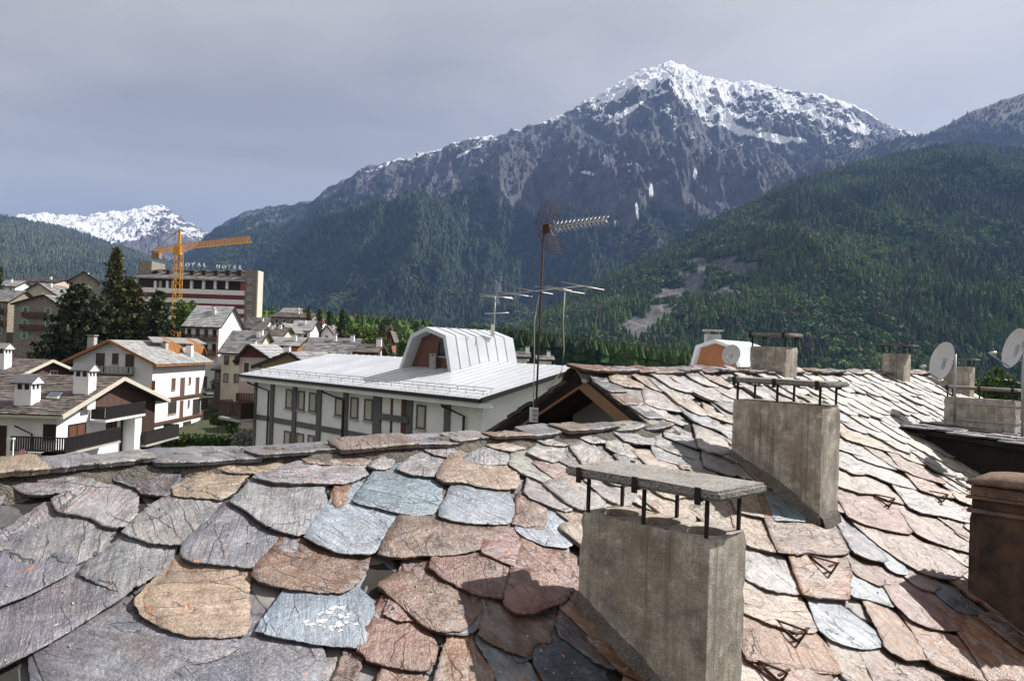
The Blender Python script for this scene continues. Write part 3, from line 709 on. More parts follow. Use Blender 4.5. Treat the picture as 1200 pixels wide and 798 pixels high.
# nearest big chimney (three flues)
P, zt = from_corner((684, 704), (682, 598)); ztA = zt
Pn = hitz(832, 632.6, zt); Pr = hitz(872.5, 621, zt)
lnA = (P - Pn).dot(V); wdA = (Pr - Pn).dot(U); print('chimA', P, zt, lnA, wdA)
lnA = min(1.25, max(.9, lnA)); wdA = min(.55, max(.38, wdA))
chA, WA = chimney_body('chimney', Pn, lnA, wdA, zt, 2.0, 3, CONC, house, lab='large grey concrete chimney nearest the camera')
chimney_cap(chA, WA, lnA, wdA, zt, .255, .068, .085, 3, CONC_CAP); flashing(chA, Pn, lnA, wdA, 1)
P, zt = from_corner((857, 532), (861, 467.8)); Pn2 = hitz(956.8, 476.8, zt)
Pn2 = Vector((P.x, P.y, 0)) - V * 1.08; 
ch2, W2 = chimney_body('chimney', Pn2, 1.08, .46, zt, 1.6, 3, CONC, house, lab='grey concrete chimney standing midway up the slate slope')
chimney_cap(ch2, W2, 1.08, .46, zt, .20, .062, .06, 3, CONC_CAP); flashing(ch2, Pn2, 1.08, .46, 2); print('chim2', P, zt, pix(Vector((Pn2.x, Pn2.y, zt))))
P, zt = from_corner((920, 443), (920, 406.5))
ch3, W3 = chimney_body('chimney', P, .65, .42, zt, 1.2, 2, CONC, house, lab='stubby concrete chimney by the ridge in front of the mansard dormer')
chimney_cap(ch3, W3, .65, .42, zt, .17, .065, .06, 2, CONC_CAP)
P, zt = from_corner((1058.6, 448), (1058.6, 414.5))
ch4, W4 = chimney_body('chimney', P, .45, .40, zt, 1.1, 1, CONC, house, lab='small square chimney with thin dark cap near the ridge end')
chimney_cap(ch4, W4, .45, .40, zt, .16, .03, .11, 2, simple('dark_slate_slab', (.16, .155, .15), .7, .3, 6), True)
P, zt = from_corner((1136, 466), (1136, 430))
ch5, W5 = chimney_body('chimney', P, .55, .36, zt, 1.1, 1, CONC, house, lab='concrete chimney half hidden behind the pale satellite dish')
chimney_cap(ch5, W5, .55, .36, zt, .14, .05, .08, 2, simple('dark_slate_slab', (.16, .155, .15)), True)

# shed dormer at the right with a dark cheek wall and its own chimney
a6, b6 = onroof(1060, 500, .05); D0 = roofP(a6, b6, .05); dl = 2.8; dwid = 4.6
slope6 = .075
def dP(s, w, h=0): return D0 - V * s + U * w + ZU * (h - slope6 * s)
m = MB(); m.prism([dP(-.3, 0, -.01), dP(dl, 0, -.01), dP(dl, dwid, -.01), dP(-.3, dwid, -.01)], ZU * -.07); droof = m.build('dormer_roof', DECK, house)
m = MB(); zc = D0.z - dl * TS - .3
m.prism([dP(.05, .10, -.09), dP(dl - .25, .10, -.09), D0 - V * (dl - .25) + U * .10 + ZU * (-(dl) * TS - .2), D0 + U * .1 + ZU * -.25], U * .12); m.build('dormer_cheek', simple('black_cheek_boards', (.02, .017, .015), .9, .3, 4), house)
m = MB(); m.prism([dP(dl - .26, .1, -.09), dP(dl - .26, dwid - .1, -.09), dP(dl - .26, dwid - .1, -1.7), dP(dl - .26, .1, -1.7)], V * .1); m.build('dormer_front', DWOOD, house)
Z6 = math.atan(slope6); W6 = (V * math.cos(Z6) + ZU * math.sin(Z6)); N6 = U.cross(W6)
M6 = Matrix((U, W6, N6)).transposed().to_4x4(); r = random.Random(66)
for i in range(8):
    for j in range(8):
        s = .22 + i * .36; w = .10 + j * .52 + r.uniform(-.06, .06) + (i % 2) * .2
        if w > 4.4: continue
        P6 = dP(s, w, .0); x, y = pix(P6)
        if x > 1330: continue
        o = bpy.data.objects.new('slate', r.choice(protos)); COL.objects.link(o); o.parent = droof; o.color = jit(SC[r.choice('gggwdn')], r)
        o.matrix_local = Matrix.Translation(P6 - ORG[house.name]) @ M6 @ Matrix.Rotation(r.uniform(-.15, .15), 4, 'Z') @ Matrix.Diagonal((1.0, 1.0, .9, 1))
# chimney standing on the dormer
d6 = ray(1189, 511); t6 = None
for k in range(200):
    Pq = d6 * (8 + k * .05); zz = D0.z - slope6 * ((D0 - Pq).dot(V))
    if Pq.z < zz: t6 = 8 + k * .05; break
P6 = d6 * (t6 or 13.5); zt6 = ray(1189, 470).z * P6.y
ch6, W6_ = chimney_body('chimney', P6, 1.12, .34, zt6, .85, 2, CONC, house, lab='long low concrete chimney strapped with metal bands on the dormer')
chimney_cap(ch6, W6_, 1.12, .34, zt6, .15, .055, .03, 3, CONC_CAP)
for zz in (zt6 - .10, zt6 - .40):
    m = MB(); e = .008
    for (u0, u1, v0, v1) in ((-e - .006, -e, -e, 1.12 + e), (-e, .34 + e, -e - .006, -e), (.34 + e, .34 + e + .006, -e, 1.12 + e)):
        m.hexa([W6_(u, v, z) for z in (zz, zz + .035) for u, v in ((u0, v0), (u1, v0), (u1, v1), (u0, v1))])
    m.build('steel_band', GALV, ch6)
# brown stained chimney at the right edge
P, zt = from_corner((1134, 692), (1141, 600)); BR = NT('smoke_stained_render'); o_ = BR.obj()
c_ = BR.mix(BR.ramp(BR.noise(o_, 3.5, 5, .65), .35, .65), (.020, .016, .014, 1), (.11, .062, .043, 1)); c_ = BR.mix(BR.math('MULTIPLY', BR.ramp(BR.noise(BR.map(o_, (6, 6, .8)), 1.3, 4, .6), .55, .7), .5), c_, (.12, .075, .05, 1))
BR.p(Base_Color=c_, Roughness=.8, Normal=BR.bump(BR.noise(o_, 30, 4, .6), .4, .02))
lnb, wdb = .95, .62; Pb = Vector((P.x, P.y, 0)) - V * lnb
chB, WBk = chimney_body('chimney', Pb, lnb, wdb, zt, 1.9, 2, BR.m, house, lab='smoke-stained brown chimney with stacked clay slabs at the right edge')
TERRA = make_concrete('stained_terracotta', (.24, .145, .105), .15, .9)
zc = zt
for th, ov, mat in ((.045, .03, TERRA), (.105, -.01, BR.m), (.028, .045, TERRA), (.11, .0, TERRA), (.05, -.09, BR.m)):
    m = MB(); bm = bmesh.new(); vs_ = [bm.verts.new(WBk(u, v, z) - ORG[house.name]) for z in (zc + .002, zc + th) for u, v in ((-ov, -ov), (wdb + ov, -ov), (wdb + ov, lnb + ov), (-ov, lnb + ov))]
    for f in ((3, 2, 1, 0), (4, 5, 6, 7), (0, 1, 5, 4), (1, 2, 6, 5), (2, 3, 7, 6), (3, 0, 4, 7)): bm.faces.new([vs_[i] for i in f])
    bmesh.ops.bevel(bm, geom=list(bm.edges), offset=.010, segments=2, affect='EDGES'); me = bpy.data.meshes.new('clay_slab'); bm.to_mesh(me); bm.free(); link('clay_slab', me, mat, chB); zc += th
bm = bmesh.new(); nn = 8      # domed top
g = [[bm.verts.new(WBk(wdb * (i / nn * 1.12 - .06), lnb * (j / nn * 1.08 - .04), zc + .002 + .10 * (max(0, (1 - abs(2 * i / nn - 1) ** 3) * (1 - abs(2 * j / nn - 1) ** 3)) ** .6)) - ORG[house.name]) for j in range(nn + 1)] for i in range(nn + 1)]
for i in range(nn):
    for j in range(nn): f = bm.faces.new((g[i][j], g[i + 1][j], g[i + 1][j + 1], g[i][j + 1])); f.smooth = True
ext = bmesh.ops.extrude_face_region(bm, geom=list(bm.faces)); 
for v in [e for e in ext['geom'] if isinstance(e, bmesh.types.BMVert)]: v.co.z -= .035
me = bpy.data.meshes.new('clay_dome'); bmesh.ops.recalc_face_normals(bm, faces=bm.faces); bm.to_mesh(me); bm.free(); link('clay_dome', me, TERRA, chB)

bpy.context.view_layer.update(); DG = bpy.context.evaluated_depsgraph_get()
def surf(px, py):
    d = ray(px, py).normalized(); ok, loc, nrm, *_ = sc.ray_cast(DG, Vector((0, 0, 0)), d, distance=40)
    return (loc, nrm) if ok else (roofP(*onroof(px, py, .06), .06), ND)
# snow guards: bent iron rods hooked on the slates
for px, py, k in ((925, 742, 1.), (964, 664, 1.), (1034, 588, 1.), (1097, 583, 1.), (1131, 569, 1.), (905, 790, .8)):
    S_, _ = surf(px, py); a, b = (S_ - OP).dot(U), (S_ - OP).dot(WD); h0 = (S_ - OP).dot(ND); m = MB(); q = lambda aa, bb, hh: roofP(a + aa * k, b + bb * k, h0 + .008 + hh * k)
    A_, B_, C_ = q(-.02, .16, .0), q(-.02, -.10, .0), q(-.02, -.10, .13)
    m.tube([A_, B_], .010, 6); m.tube([B_, C_], .010, 6); m.tube([C_, A_], .009, 6)
    m.bar(q(-.05, -.06, .06), q(.15, -.06, .07), .008 * 3, .012); m.bar(q(-.02, .15, -.005), q(-.02, .55, -.03), .03, .006, ND)
    m.build('snow_guard', RUST, house)
# loose stone chips lying on the slates
m = MB(); r = random.Random(5)
for i in range(60):
    px, py = (r.uniform(440, 1150), r.uniform(640, 797)) if i < 42 else (r.uniform(0, 700), r.uniform(560, 797))
    s = r.uniform(.004, .012); c, nn_ = surf(px, py); c = c + nn_ * s * .3
    if nn_.dot(ND) < .8: continue
    ax = Vector((r.uniform(-1, 1), r.uniform(-1, 1), r.uniform(-1, 1))).normalized(); bx = ax.orthogonal().normalized()
    m.obox(c, ax, bx, ax.cross(bx), s, s * .7, s * .4)
m2 = MB(); r2 = random.Random(8)     # white bird-lime / paint splash on one blue slate
for px, py, s in [(x + r2.gauss(0, 5), y + r2.gauss(0, 2.5), r2.uniform(.004, .02)) for x, y in ((383, 717), (396, 713), (400, 721), (378, 727), (405, 730), (362, 731), (388, 735)) for _ in range(8)]:
    c, nn_ = surf(px, py); c = c + nn_ * .002; n_ = 11; pl = []
    for i in range(n_):
        a_ = 6.283 * i / n_; rr_ = s * r2.uniform(.35, 1.1); pl.append(c + U * math.cos(a_) * rr_ * 1.5 + WD * math.sin(a_) * rr_ * .8)
    m2.prism(pl, nn_ * .0008)
m2.build('white_splash', simple('white_splash', (.58, .60, .61), .8, .3, 40), house)
ch_ = m.build('stone_chips', simple('stone_chip', (.36, .36, .38), .7, .4, 30), house); ch_['kind'] = 'stuff'

# ================================================================== GROUND AND MOUNTAINS
def grid_mesh(name, P, mat, attrs=None, smooth=True):
    n, m = P.shape[:2]; me = bpy.data.meshes.new(name)
    idx = np.arange(n * m).reshape(n, m); q = np.stack([idx[:-1, :-1], idx[1:, :-1], idx[1:, 1:], idx[:-1, 1:]], -1).reshape(-1, 4)
    me.vertices.add(n * m); me.vertices.foreach_set('co', P.reshape(-1).astype(np.float32))
    me.loops.add(q.size); me.loops.foreach_set('vertex_index', q.reshape(-1).astype(np.int32))
    me.polygons.add(len(q)); me.polygons.foreach_set('loop_start', np.arange(0, q.size, 4, dtype=np.int32))
    me.polygons.foreach_set('use_smooth', np.full(len(q), smooth)); me.update(calc_edges=True)
    for k, a in (attrs or {}).items():
        at = me.attributes.new(k, 'FLOAT', 'POINT'); at.data.foreach_set('value', a.reshape(-1).astype(np.float32))
    me.materials.append(mat); o = bpy.data.objects.new(name, me); COL.objects.link(o); ORG[o.name] = Vector((0, 0, 0)); return o
def gh(X, Y):
    """village ground height"""
    X = np.asarray(X, float); Y = np.asarray(Y, float)
    z = -12.5 + 6.5 * np.clip((Y - 112) / 70, 0, 1) ** 1.2 + .034 * np.clip(Y - 182, 0, 500) + .03 * np.clip(-X - 50, 0, 400) * np.clip((Y - 110) / 80, 0, 1)
    z = z - .075 * np.clip(X, 0, 900) * np.clip((Y - 20) / 60, 0, 1) - 6 * np.clip((Y - 200) / 300, 0, 1) * np.clip((X + 60) / 200, 0, 1)
    return z
GR = NT('grass_and_earth'); o_ = GR.obj()
c_ = GR.mix(GR.ramp(GR.noise(o_, .05, 5, .6), .35, .65), (.05, .062, .030, 1), (.08, .082, .05, 1)); c_ = GR.mix(GR.ramp(GR.noise(o_, .9, 4, .6), .5, .75), c_, (.12, .10, .06, 1))
GR.p(Base_Color=c_, Roughness=.95, Specular_IOR_Level=.2, Normal=GR.bump(GR.noise(o_, 3, 4, .7), .5, .1))
xs = np.concatenate([np.linspace(-9000, -420, 30), np.linspace(-400, 400, 161), np.linspace(420, 9000, 30)]); ys = np.concatenate([np.linspace(-600, -20, 10), np.linspace(-10, 500, 130), np.linspace(540, 14000, 60)])
X, Y = np.meshgrid(xs, ys, indexing='ij'); P = np.stack([X, Y, gh(X, Y) + .3 * (fbm(X / 14, Y / 14, 3, 4) - .5)], -1)
tag(grid_mesh('ground', P, GR.m), kind='structure')

def crest_fn(pts):
    xs_, ys_ = zip(*pts); return lambda x: np.interp(x, xs_, ys_)
def mountain(pts, xa, xb, ncol, nrow, Yf, Yr, zf, p, amp, wl, seed, rough_sky=0., back=.35, fine=.0):
    """ridge line through the given skyline, falling to a foot in front and down again behind"""
    cf = crest_fn(pts); xs_ = np.linspace(xa, xb, ncol); Mx = np.array(CAMR)
    ys_ = cf(xs_); d = np.stack([(xs_ - CX) / F, -(ys_ - CY) / F, -np.ones_like(xs_)], 1) @ Mx.T; d = d / d[:, 1:2]
    yr = Yr(xs_) if callable(Yr) else np.full(ncol, float(Yr)); yf = Yf(xs_) if callable(Yf) else np.full(ncol, float(Yf))
    t = np.concatenate([np.linspace(0, 1, nrow), 1 + np.linspace(.02, back, nrow // 8)])
    T, D = t[None, :], d[:, 0:1]; YY = yf[:, None] + (yr - yf)[:, None] * T; XX = D * YY
    zr = (d[:, 2] * yr)[:, None]; zfoot = zf(xs_)[:, None] if callable(zf) else zf
    S = np.where(T <= 1, np.abs(T) ** p, 1 - (T - 1) * 1.15); Z = zfoot + (zr - zfoot) * S
    env = np.where(T <= 1, np.clip(np.sin(np.pi * np.clip(T, 0, 1)) ** .8, 0, 1) * .93 + .0, .3) 
    rel = np.clip((zr - zfoot) / 700, .12, 1.6)
    n1 = ridged(XX / wl, YY / (wl * 2.1), 6, seed, .52) - .62; n2 = ridged(XX / (wl * .23), YY / (wl * .34), 5, seed + 50, .55) - .6
    n3 = ridged(XX / (wl * .075), YY / (wl * .10), 4, seed + 80, .6) - .6
    Z = Z + amp * rel * env * n1 * 2.0 + amp * rel * (.34 * env + .05) * n2 + amp * rel * fine * (.5 + .5 * env) * n3
    if rough_sky: Z = Z + rough_sky * (ridged(XX / 90, YY / 120, 4, seed + 9) - .6) * np.clip(T * 2 - 1, 0, 1)
    return np.stack([XX, YY, Z], -1), T * np.ones_like(XX)
def slope_of(P):
    du = np.gradient(P, axis=0); dv = np.gradient(P, axis=1); n = np.cross(du, dv); n /= np.linalg.norm(n, axis=-1, keepdims=True) + 1e-9
    return n * np.sign(n[..., 2:3] + 1e-9)
def mountain_mat(name, forest1, forest2, rock1, rock2, snow=(.80, .82, .86), sz=1.):
    t = NT(name); o = t.obj()
    A = lambda k: t.n('Attribute', attribute_name=k).outputs['Fac']
    n1 = t.noise(o, .012 * sz, 6, .65); n2 = t.noise(o, .05 * sz, 5, .7); n3 = t.noise(t.map(o, (1, .45, .5)), .016 * sz, 6, .7)
    f = t.mix(t.ramp(n2, .35, .65), c4(forest1), c4(forest2))
    rk = t.mix(t.ramp(n3, .34, .66), c4(rock1), c4(rock2)); rk = t.mix(t.math('MULTIPLY', t.ramp(n2, .5, .7), .5), rk, sc_(rock1, .55))
    fm = t.ramp(t.math('ADD', A('forest'), t.math('MULTIPLY', t.math('SUBTRACT', n1, .5), .8)), .44, .56)
    c = t.mix(fm, rk, f)
    sm = t.ramp(t.math('ADD', A('snow'), t.math('MULTIPLY', t.math('SUBTRACT', t.noise(t.map(o, (1, .6, .55)), .016 * sz, 8, .68), .5), 1.0)), .49, .53)
    c = t.mix(sm, c, c4(snow))
    t.p(Base_Color=c, Roughness=.9, Specular_IOR_Level=.15, Normal=t.bump(t.math('ADD', n2, t.noise(o, .17 * sz, 4, .7)), .7, 9)); return t.m
# --- central snowy mountain
crest1 = [(-200, 330), (150, 330), (225, 292), (240, 277), (262, 260), (290, 247), (330, 241), (365, 237), (378, 225), (400, 213), (430, 195), (470, 188), (520, 173), (560, 163), (600, 153), (640, 144), (680, 123), (720, 101), (750, 84), (785, 73), (800, 77), (830, 90), (852, 96), (875, 96), (930, 108), (960, 111), (1000, 123), (1030, 141), (1060, 153), (1085, 159), (1130, 180), (1250, 235), (1500, 330)]
P1, T1 = mountain(crest1, 90, 1330, 860, 340, 1700, lambda x: 4700 + 250 * np.sin(x / 130), -25, 1.12, 165, 560, 11, 30, fine=.22)
N1 = slope_of(P1); Z = P1[..., 2]
px1, py1, _ = pix_np(P1.reshape(-1, 3)); px1 = px1.reshape(Z.shape); py1 = py1.reshape(Z.shape)
lowf = fbm(P1[..., 0] / 420, P1[..., 1] / 420, 4, 71); fin = ridged(P1[..., 0] / 170, P1[..., 1] / 420, 4, 33)
tl = 930 + 260 * (lowf - .5) + 140 * (fin - .6) - 180 * np.clip((P1[..., 0] - 900) / 900, 0, 1)
forest1 = np.clip(.5 + (tl - Z) / 320, 0, 1); forest1 -= .55 * np.clip((ridged(P1[..., 0] / 300, P1[..., 1] / 1100, 4, 91) - .78) * 6, 0, 1)   # scree chutes
snow1 = .455 + np.clip((Z - 1180) / 1000, -.6, 1) * .62 + .30 * np.clip((T1 - .93) / .07, 0, 1) * np.clip((Z - 600) / 600, 0, 1) + .20 * (.62 - fin) * 3 * np.clip((Z - 900) / 400, 0, 1)
snow1 += .34 * N1[..., 2] - .27 + .10 * np.clip((P1[..., 0] - 700) / 600, -1, 1)
snow1 = np.where(Z < 700, -.5, snow1)
ytl = np.interp(px1, [250, 300, 380, 450, 550, 650, 750, 850, 950, 1010, 1100], [262, 255, 246, 228, 226, 258, 272, 258, 212, 190, 190])
gul = ridged(P1[..., 0] / 190, P1[..., 1] / 620, 5, 37, .55); med = fbm(P1[..., 0] / 230, P1[..., 1] / 200, 4, 19)
forest1 = .5 + (py1 - ytl + 70 * (lowf - .5) + 60 * (med - .5)) / 55; chute = np.clip((ridged(P1[..., 0] / 300, P1[..., 1] / 1100, 4, 91) - .76) * 7, 0, 1)
forest1 = np.clip(forest1, 0, 1) - .6 * chute
ysn = np.interp(px1, [240, 380, 450, 600, 680, 760, 850, 950, 1050, 1100], [215, 205, 190, 155, 148, 172, 175, 165, 168, 160])
snow1 = .31 + (ysn - py1 + 150 * (.60 - gul) + 90 * (med - .5)) / 190 + .10 * np.clip((T1 - .95) / .05, 0, 1) + .55 * (N1[..., 2] - .70)
snow1 = np.where(py1 > 215, np.minimum(snow1, .12), snow1)
for (cx_, cy_, rx, ry, sl) in ((756, 269, 13, 5, -.75), (747, 250, 3, 12, 2.), (815, 203, 4, 11, -1.), (763, 224, 3, 9, 1.), (918, 163, 40, 6, .10), (740, 128, 30, 4, -.6), (862, 150, 26, 5, .35), (690, 203, 12, 3, .2), (1000, 150, 26, 6, .4), (722, 262, 3, 9, .5), (545, 180, 22, 4, -.5)):
    snow1 = np.maximum(snow1, .66 + .5 * (med - .5) - .30 * ((px1 - cx_) / rx) ** 2 - .30 * ((py1 - cy_ - sl * (px1 - cx_)) / ry) ** 2)
snow1 = np.clip(snow1, -1, 1.2)
M1 = mountain_mat('alpine_mountain', (.014, .030, .018), (.030, .048, .024), (.050, .052, .062), (.15, .148, .158))  # bluish rock colours stand in for part of the haze
tag(grid_mesh('mountain_snowy', P1, M1, {'forest': forest1, 'snow': snow1}, False), kind='structure')
# --- right wooded hill (near) and the ridge behind it
crest2 = [(380, 470), (520, 432), (560, 412), (600, 393), (640, 368), (680, 345), (720, 322), (780, 293), (830, 263), (880, 240), (930, 214), (980, 201), (1040, 186), (1115, 169), (1160, 172), (1200, 178), (1260, 175), (1400, 190), (1600, 230)]
P2, T2 = mountain(crest2, 420, 1500, 420, 200, 620, lambda x: np.interp(x, [420, 600, 800, 1100, 1500], [1250, 1500, 1900, 2200, 2300]), lambda x: np.interp(x, [420, 700, 1000, 1500], [-18, -55, -70, -75]), 1.03, 88, 300, 23, 8, fine=.10)
Z2 = P2[..., 2]; pxx, pyy, _ = pix_np(P2.reshape(-1, 3)); pxx = pxx.reshape(Z2.shape); pyy = pyy.reshape(Z2.shape)
cliff = np.zeros_like(Z2)
for (cx_, cy_, rx, ry, sl) in ((806, 333, 26, 28, -.8), (768, 366, 44, 22, -.8), (862, 312, 34, 15, 0.1), (735, 392, 44, 17, -.5), (690, 402, 36, 13, -.5), (806, 385, 46, 15, -.3), (850, 345, 30, 10, -.4)):
    yy = pyy - cy_ - sl * (pxx - cx_); cliff = np.maximum(cliff, 1.35 - ((pxx - cx_) / rx) ** 2 - (yy / ry) ** 2)
cliff = np.clip(cliff, 0, 1) * np.clip((fbm(P2[..., 0] / 26, P2[..., 2] / 20, 5, 88, .65) - .34) * 7, 0, 1); forest2 = 1 - cliff * (.55 + .6 * fbm(P2[..., 0] / 30, P2[..., 2] / 18, 3, 8))
M2 = mountain_mat('wooded_hill', (.010, .026, .008), (.026, .052, .014), (.07, .068, .07), (.23, .222, .22), sz=3.)
tag(grid_mesh('hill_wooded', P2, M2, {'forest': forest2, 'snow': np.full_like(Z2, -1.)}, False), kind='structure')
crest2b = [(700, 330), (820, 262), (900, 217), (945, 184), (1010, 174), (1050, 162), (1088, 157), (1125, 138), (1163, 121), (1200, 109), (1260, 92), (1400, 80), (1600, 120)]
P2b, T2b = mountain(crest2b, 720, 1520, 260, 130, 2300, 3500, -40, 1.05, 95, 420, 41, 14)
Zb = P2b[..., 2]; M2b = mountain_mat('far_wooded_ridge', (.028, .040, .026), (.05, .06, .036), (.12, .11, .105), (.2, .185, .17))
tag(grid_mesh('ridge_wooded', P2b, M2b, {'forest': np.clip(1.25 - Zb / 1500 + .6 * (fbm(P2b[..., 0] / 200, P2b[..., 1] / 200, 3, 5) - .5), 0, 1), 'snow': np.clip((Zb - 1030) / 900, -1, .45) + .12 * np.clip((T2b - .95) / .05, 0, 1)}), kind='structure')
# --- left: blue wooded slope, far snow peak
crest3 = [(-700, 200), (-300, 222), (-60, 245), (0, 253), (30, 259), (75, 268), (110, 279), (150, 294), (190, 307), (240, 322), (300, 345), (400, 385), (500, 410)]
P3, T3 = mountain(crest3, -420, 470, 300, 140, 1500, lambda x: np.interp(x, [-400, 0, 300, 470], [4600, 4800, 4000, 2600]), -5, 1.05, 75, 380, 57, 10)
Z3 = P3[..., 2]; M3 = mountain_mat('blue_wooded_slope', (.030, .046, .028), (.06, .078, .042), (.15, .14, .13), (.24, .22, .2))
tag(grid_mesh('slope_wooded', P3, M3, {'forest': np.clip(.92 - .35 * np.clip((fbm(P3[..., 0] / 160, P3[..., 1] / 300, 4, 15) - .5) * 3, 0, 1), 0, 1), 'snow': np.clip((Z3 - 480) / 600, -1, .3) + .30 * np.clip((T3 - .965) / .035, 0, 1)}), kind='structure')
crest4 = [(-300, 262), (0, 256), (40, 251), (60, 250), (80, 253), (105, 251), (135, 249), (150, 247), (170, 243), (185, 241), (195, 244), (205, 253), (225, 263), (240, 273), (300, 300), (420, 350)]
P4, T4 = mountain(crest4, -120, 380, 420, 190, 4300, 7000, 120, 1.15, 120, 480, 77, 70, fine=.3)
Z4 = P4[..., 2]; N4 = slope_of(P4); M4 = mountain_mat('far_snow_peak', (.035, .045, .03), (.06, .07, .045), (.09, .085, .085), (.17, .16, .155))
tag(grid_mesh('mountain_far_snow', P4, M4, {'forest': np.clip((560 - Z4) / 250, 0, 1), 'snow': .30 + .28 * np.clip((158 - pix_np(P4.reshape(-1, 3))[0].reshape(Z4.shape)) / 30, -1, .6) + np.clip((Z4 - 640) / 420, -1, .5) + 1.0 * (N4[..., 2] - .74) - .30 * np.clip((ridged(P4[..., 0] / 260, P4[..., 1] / 400, 4, 3) - .66) * 4, 0, 1)}, False), kind='structure')

# --- woods: conifers and broadleaf trees instanced over the slopes (too many to count)
def leaf_mat(name, inst=True):
    t = NT(name); k = t.n('Attribute', attribute_name='tint', attribute_type='INSTANCER').outputs['Color']
    n = t.noise(t.obj(), 9., 3, .7); c = t.mix(1., k, t.ramp(n, .3, .7, (.55, .55, .55, 1), (1.4, 1.4, 1.4, 1)), 'MULTIPLY')
    t.p(Base_Color=c, Roughness=.85, Specular_IOR_Level=.2); return t.m
WOODM = leaf_mat('woodland_foliage')
def wood_group(name, broad):
    g = bpy.data.node_groups.new(name, 'GeometryNodeTree'); g.interface.new_socket('Geometry', in_out='INPUT', socket_type='NodeSocketGeometry'); g.interface.new_socket('Geometry', in_out='OUTPUT', socket_type='NodeSocketGeometry')
    N = g.nodes.new; K = g.links.new; gi, go = N('NodeGroupInput'), N('NodeGroupOutput'); jn = N('GeometryNodeJoinGeometry')
    if broad:
        ico = N('GeometryNodeMeshIcoSphere'); ico.inputs['Radius'].default_value = .42; ico.inputs['Subdivisions'].default_value = 3
        sp = N('GeometryNodeSetPosition'); nz = N('ShaderNodeTexNoise'); nz.inputs['Scale'].default_value = 6.5; nz.inputs['Detail'].default_value = 3
        sub = N('ShaderNodeVectorMath'); sub.operation = 'SUBTRACT'; sub.inputs[1].default_value = (.5, .5, .5); scv = N('ShaderNodeVectorMath'); scv.operation = 'SCALE'; scv.inputs['Scale'].default_value = .85
        K(nz.outputs['Color'], sub.inputs[0]); K(sub.outputs[0], scv.inputs[0]); K(scv.outputs[0], sp.inputs['Offset']); K(ico.outputs['Mesh'], sp.inputs['Geometry'])
        tr = N('GeometryNodeTransform'); tr.inputs['Translation'].default_value = (0, 0, .45); tr.inputs['Scale'].default_value = (.85, .85, 1.1); K(sp.outputs[0], tr.inputs['Geometry']); K(tr.outputs[0], jn.inputs[0])
    else:
        for z0, h, r in ((.06, .50, .24), (.34, .44, .185), (.62, .46, .12)):
            c = N('GeometryNodeMeshCone'); c.inputs['Vertices'].default_value = 7; c.inputs['Radius Bottom'].default_value = r; c.inputs['Radius Top'].default_value = 0; c.inputs['Depth'].default_value = h
            tr = N('GeometryNodeTransform'); tr.inputs['Translation'].default_value = (0, 0, z0); tr.inputs['Rotation'].default_value = (.03 * (z0 - .3), .04, z0 * 5); K(c.outputs['Mesh'], tr.inputs['Geometry']); K(tr.outputs[0], jn.inputs[0])
    sm = N('GeometryNodeSetMaterial'); sm.inputs['Material'].default_value = WOODM; K(jn.outputs[0], sm.inputs['Geometry'])
    ip = N('GeometryNodeInstanceOnPoints'); K(gi.outputs[0], ip.inputs['Points']); K(sm.outputs[0], ip.inputs['Instance'])
    na = N('GeometryNodeInputNamedAttribute'); na.data_type = 'FLOAT_VECTOR'; na.inputs['Name'].default_value = 'scl'; K(na.outputs['Attribute'], ip.inputs['Scale'])
    nr = N('GeometryNodeInputNamedAttribute'); nr.data_type = 'FLOAT_VECTOR'; nr.inputs['Name'].default_value = 'rot'; K(nr.outputs['Attribute'], ip.inputs['Rotation'])
    K(ip.outputs[0], go.inputs[0]); return g
GN_CON, GN_BRO = wood_group('conifer_instances', False), wood_group('broadleaf_instances', True)
def woods(name, label, pts, scl, tint, group, seed):
    r = np.random.RandomState(seed); n = len(pts); me = bpy.data.meshes.new(name); me.vertices.add(n); me.vertices.foreach_set('co', pts.astype(np.float32).ravel())
    a = me.attributes.new('scl', 'FLOAT_VECTOR', 'POINT'); a.data.foreach_set('vector', scl.astype(np.float32).ravel())
    ro = np.stack([r.uniform(-.05, .05, n), r.uniform(-.05, .05, n), r.uniform(0, 6.28, n)], 1); a = me.attributes.new('rot', 'FLOAT_VECTOR', 'POINT'); a.data.foreach_set('vector', ro.astype(np.float32).ravel())
    a = me.attributes.new('tint', 'FLOAT_COLOR', 'POINT'); a.data.foreach_set('color', np.column_stack([tint, np.ones(n)]).astype(np.float32).ravel())
    o = bpy.data.objects.new(name, me); COL.objects.link(o); md = o.modifiers.new('scatter', 'NODES'); md.node_group = group
    tag(o, label, 'forest', kind='stuff'); return o
def scatter(P, T, keep, n, seed, tmax=1.0):
    """random points over a grid surface, even per visible area"""
    r = np.random.RandomState(seed); nu, nv = P.shape[:2]; x, y, d = pix_np(P.reshape(-1, 3)); x = x.reshape(nu, nv); y = y.reshape(nu, nv)
    ex = P[1:, :-1] - P[:-1, :-1]; ey = P[:-1, 1:] - P[:-1, :-1]; ar = np.linalg.norm(np.cross(ex, ey), axis=-1); dist = np.linalg.norm(P[:-1, :-1], axis=-1)
    w = ar / dist ** 1.1 * (keep[:-1, :-1] > 0) * ((x[:-1, :-1] > -90) & (x[:-1, :-1] < 1290)) * (T[:-1, :-1] < tmax) * (y[:-1, :-1] < 470)
    w = w * keep[:-1, :-1]; w = w.ravel() / w.sum(); ci = r.choice(len(w), n, p=w); i, j = np.unravel_index(ci, (nu - 1, nv - 1)); a, b = r.rand(n, 1), r.rand(n, 1)
    pts = P[i, j] * (1 - a) * (1 - b) + P[i + 1, j] * a * (1 - b) + P[i, j + 1] * (1 - a) * b + P[i + 1, j + 1] * a * b
    return pts, r
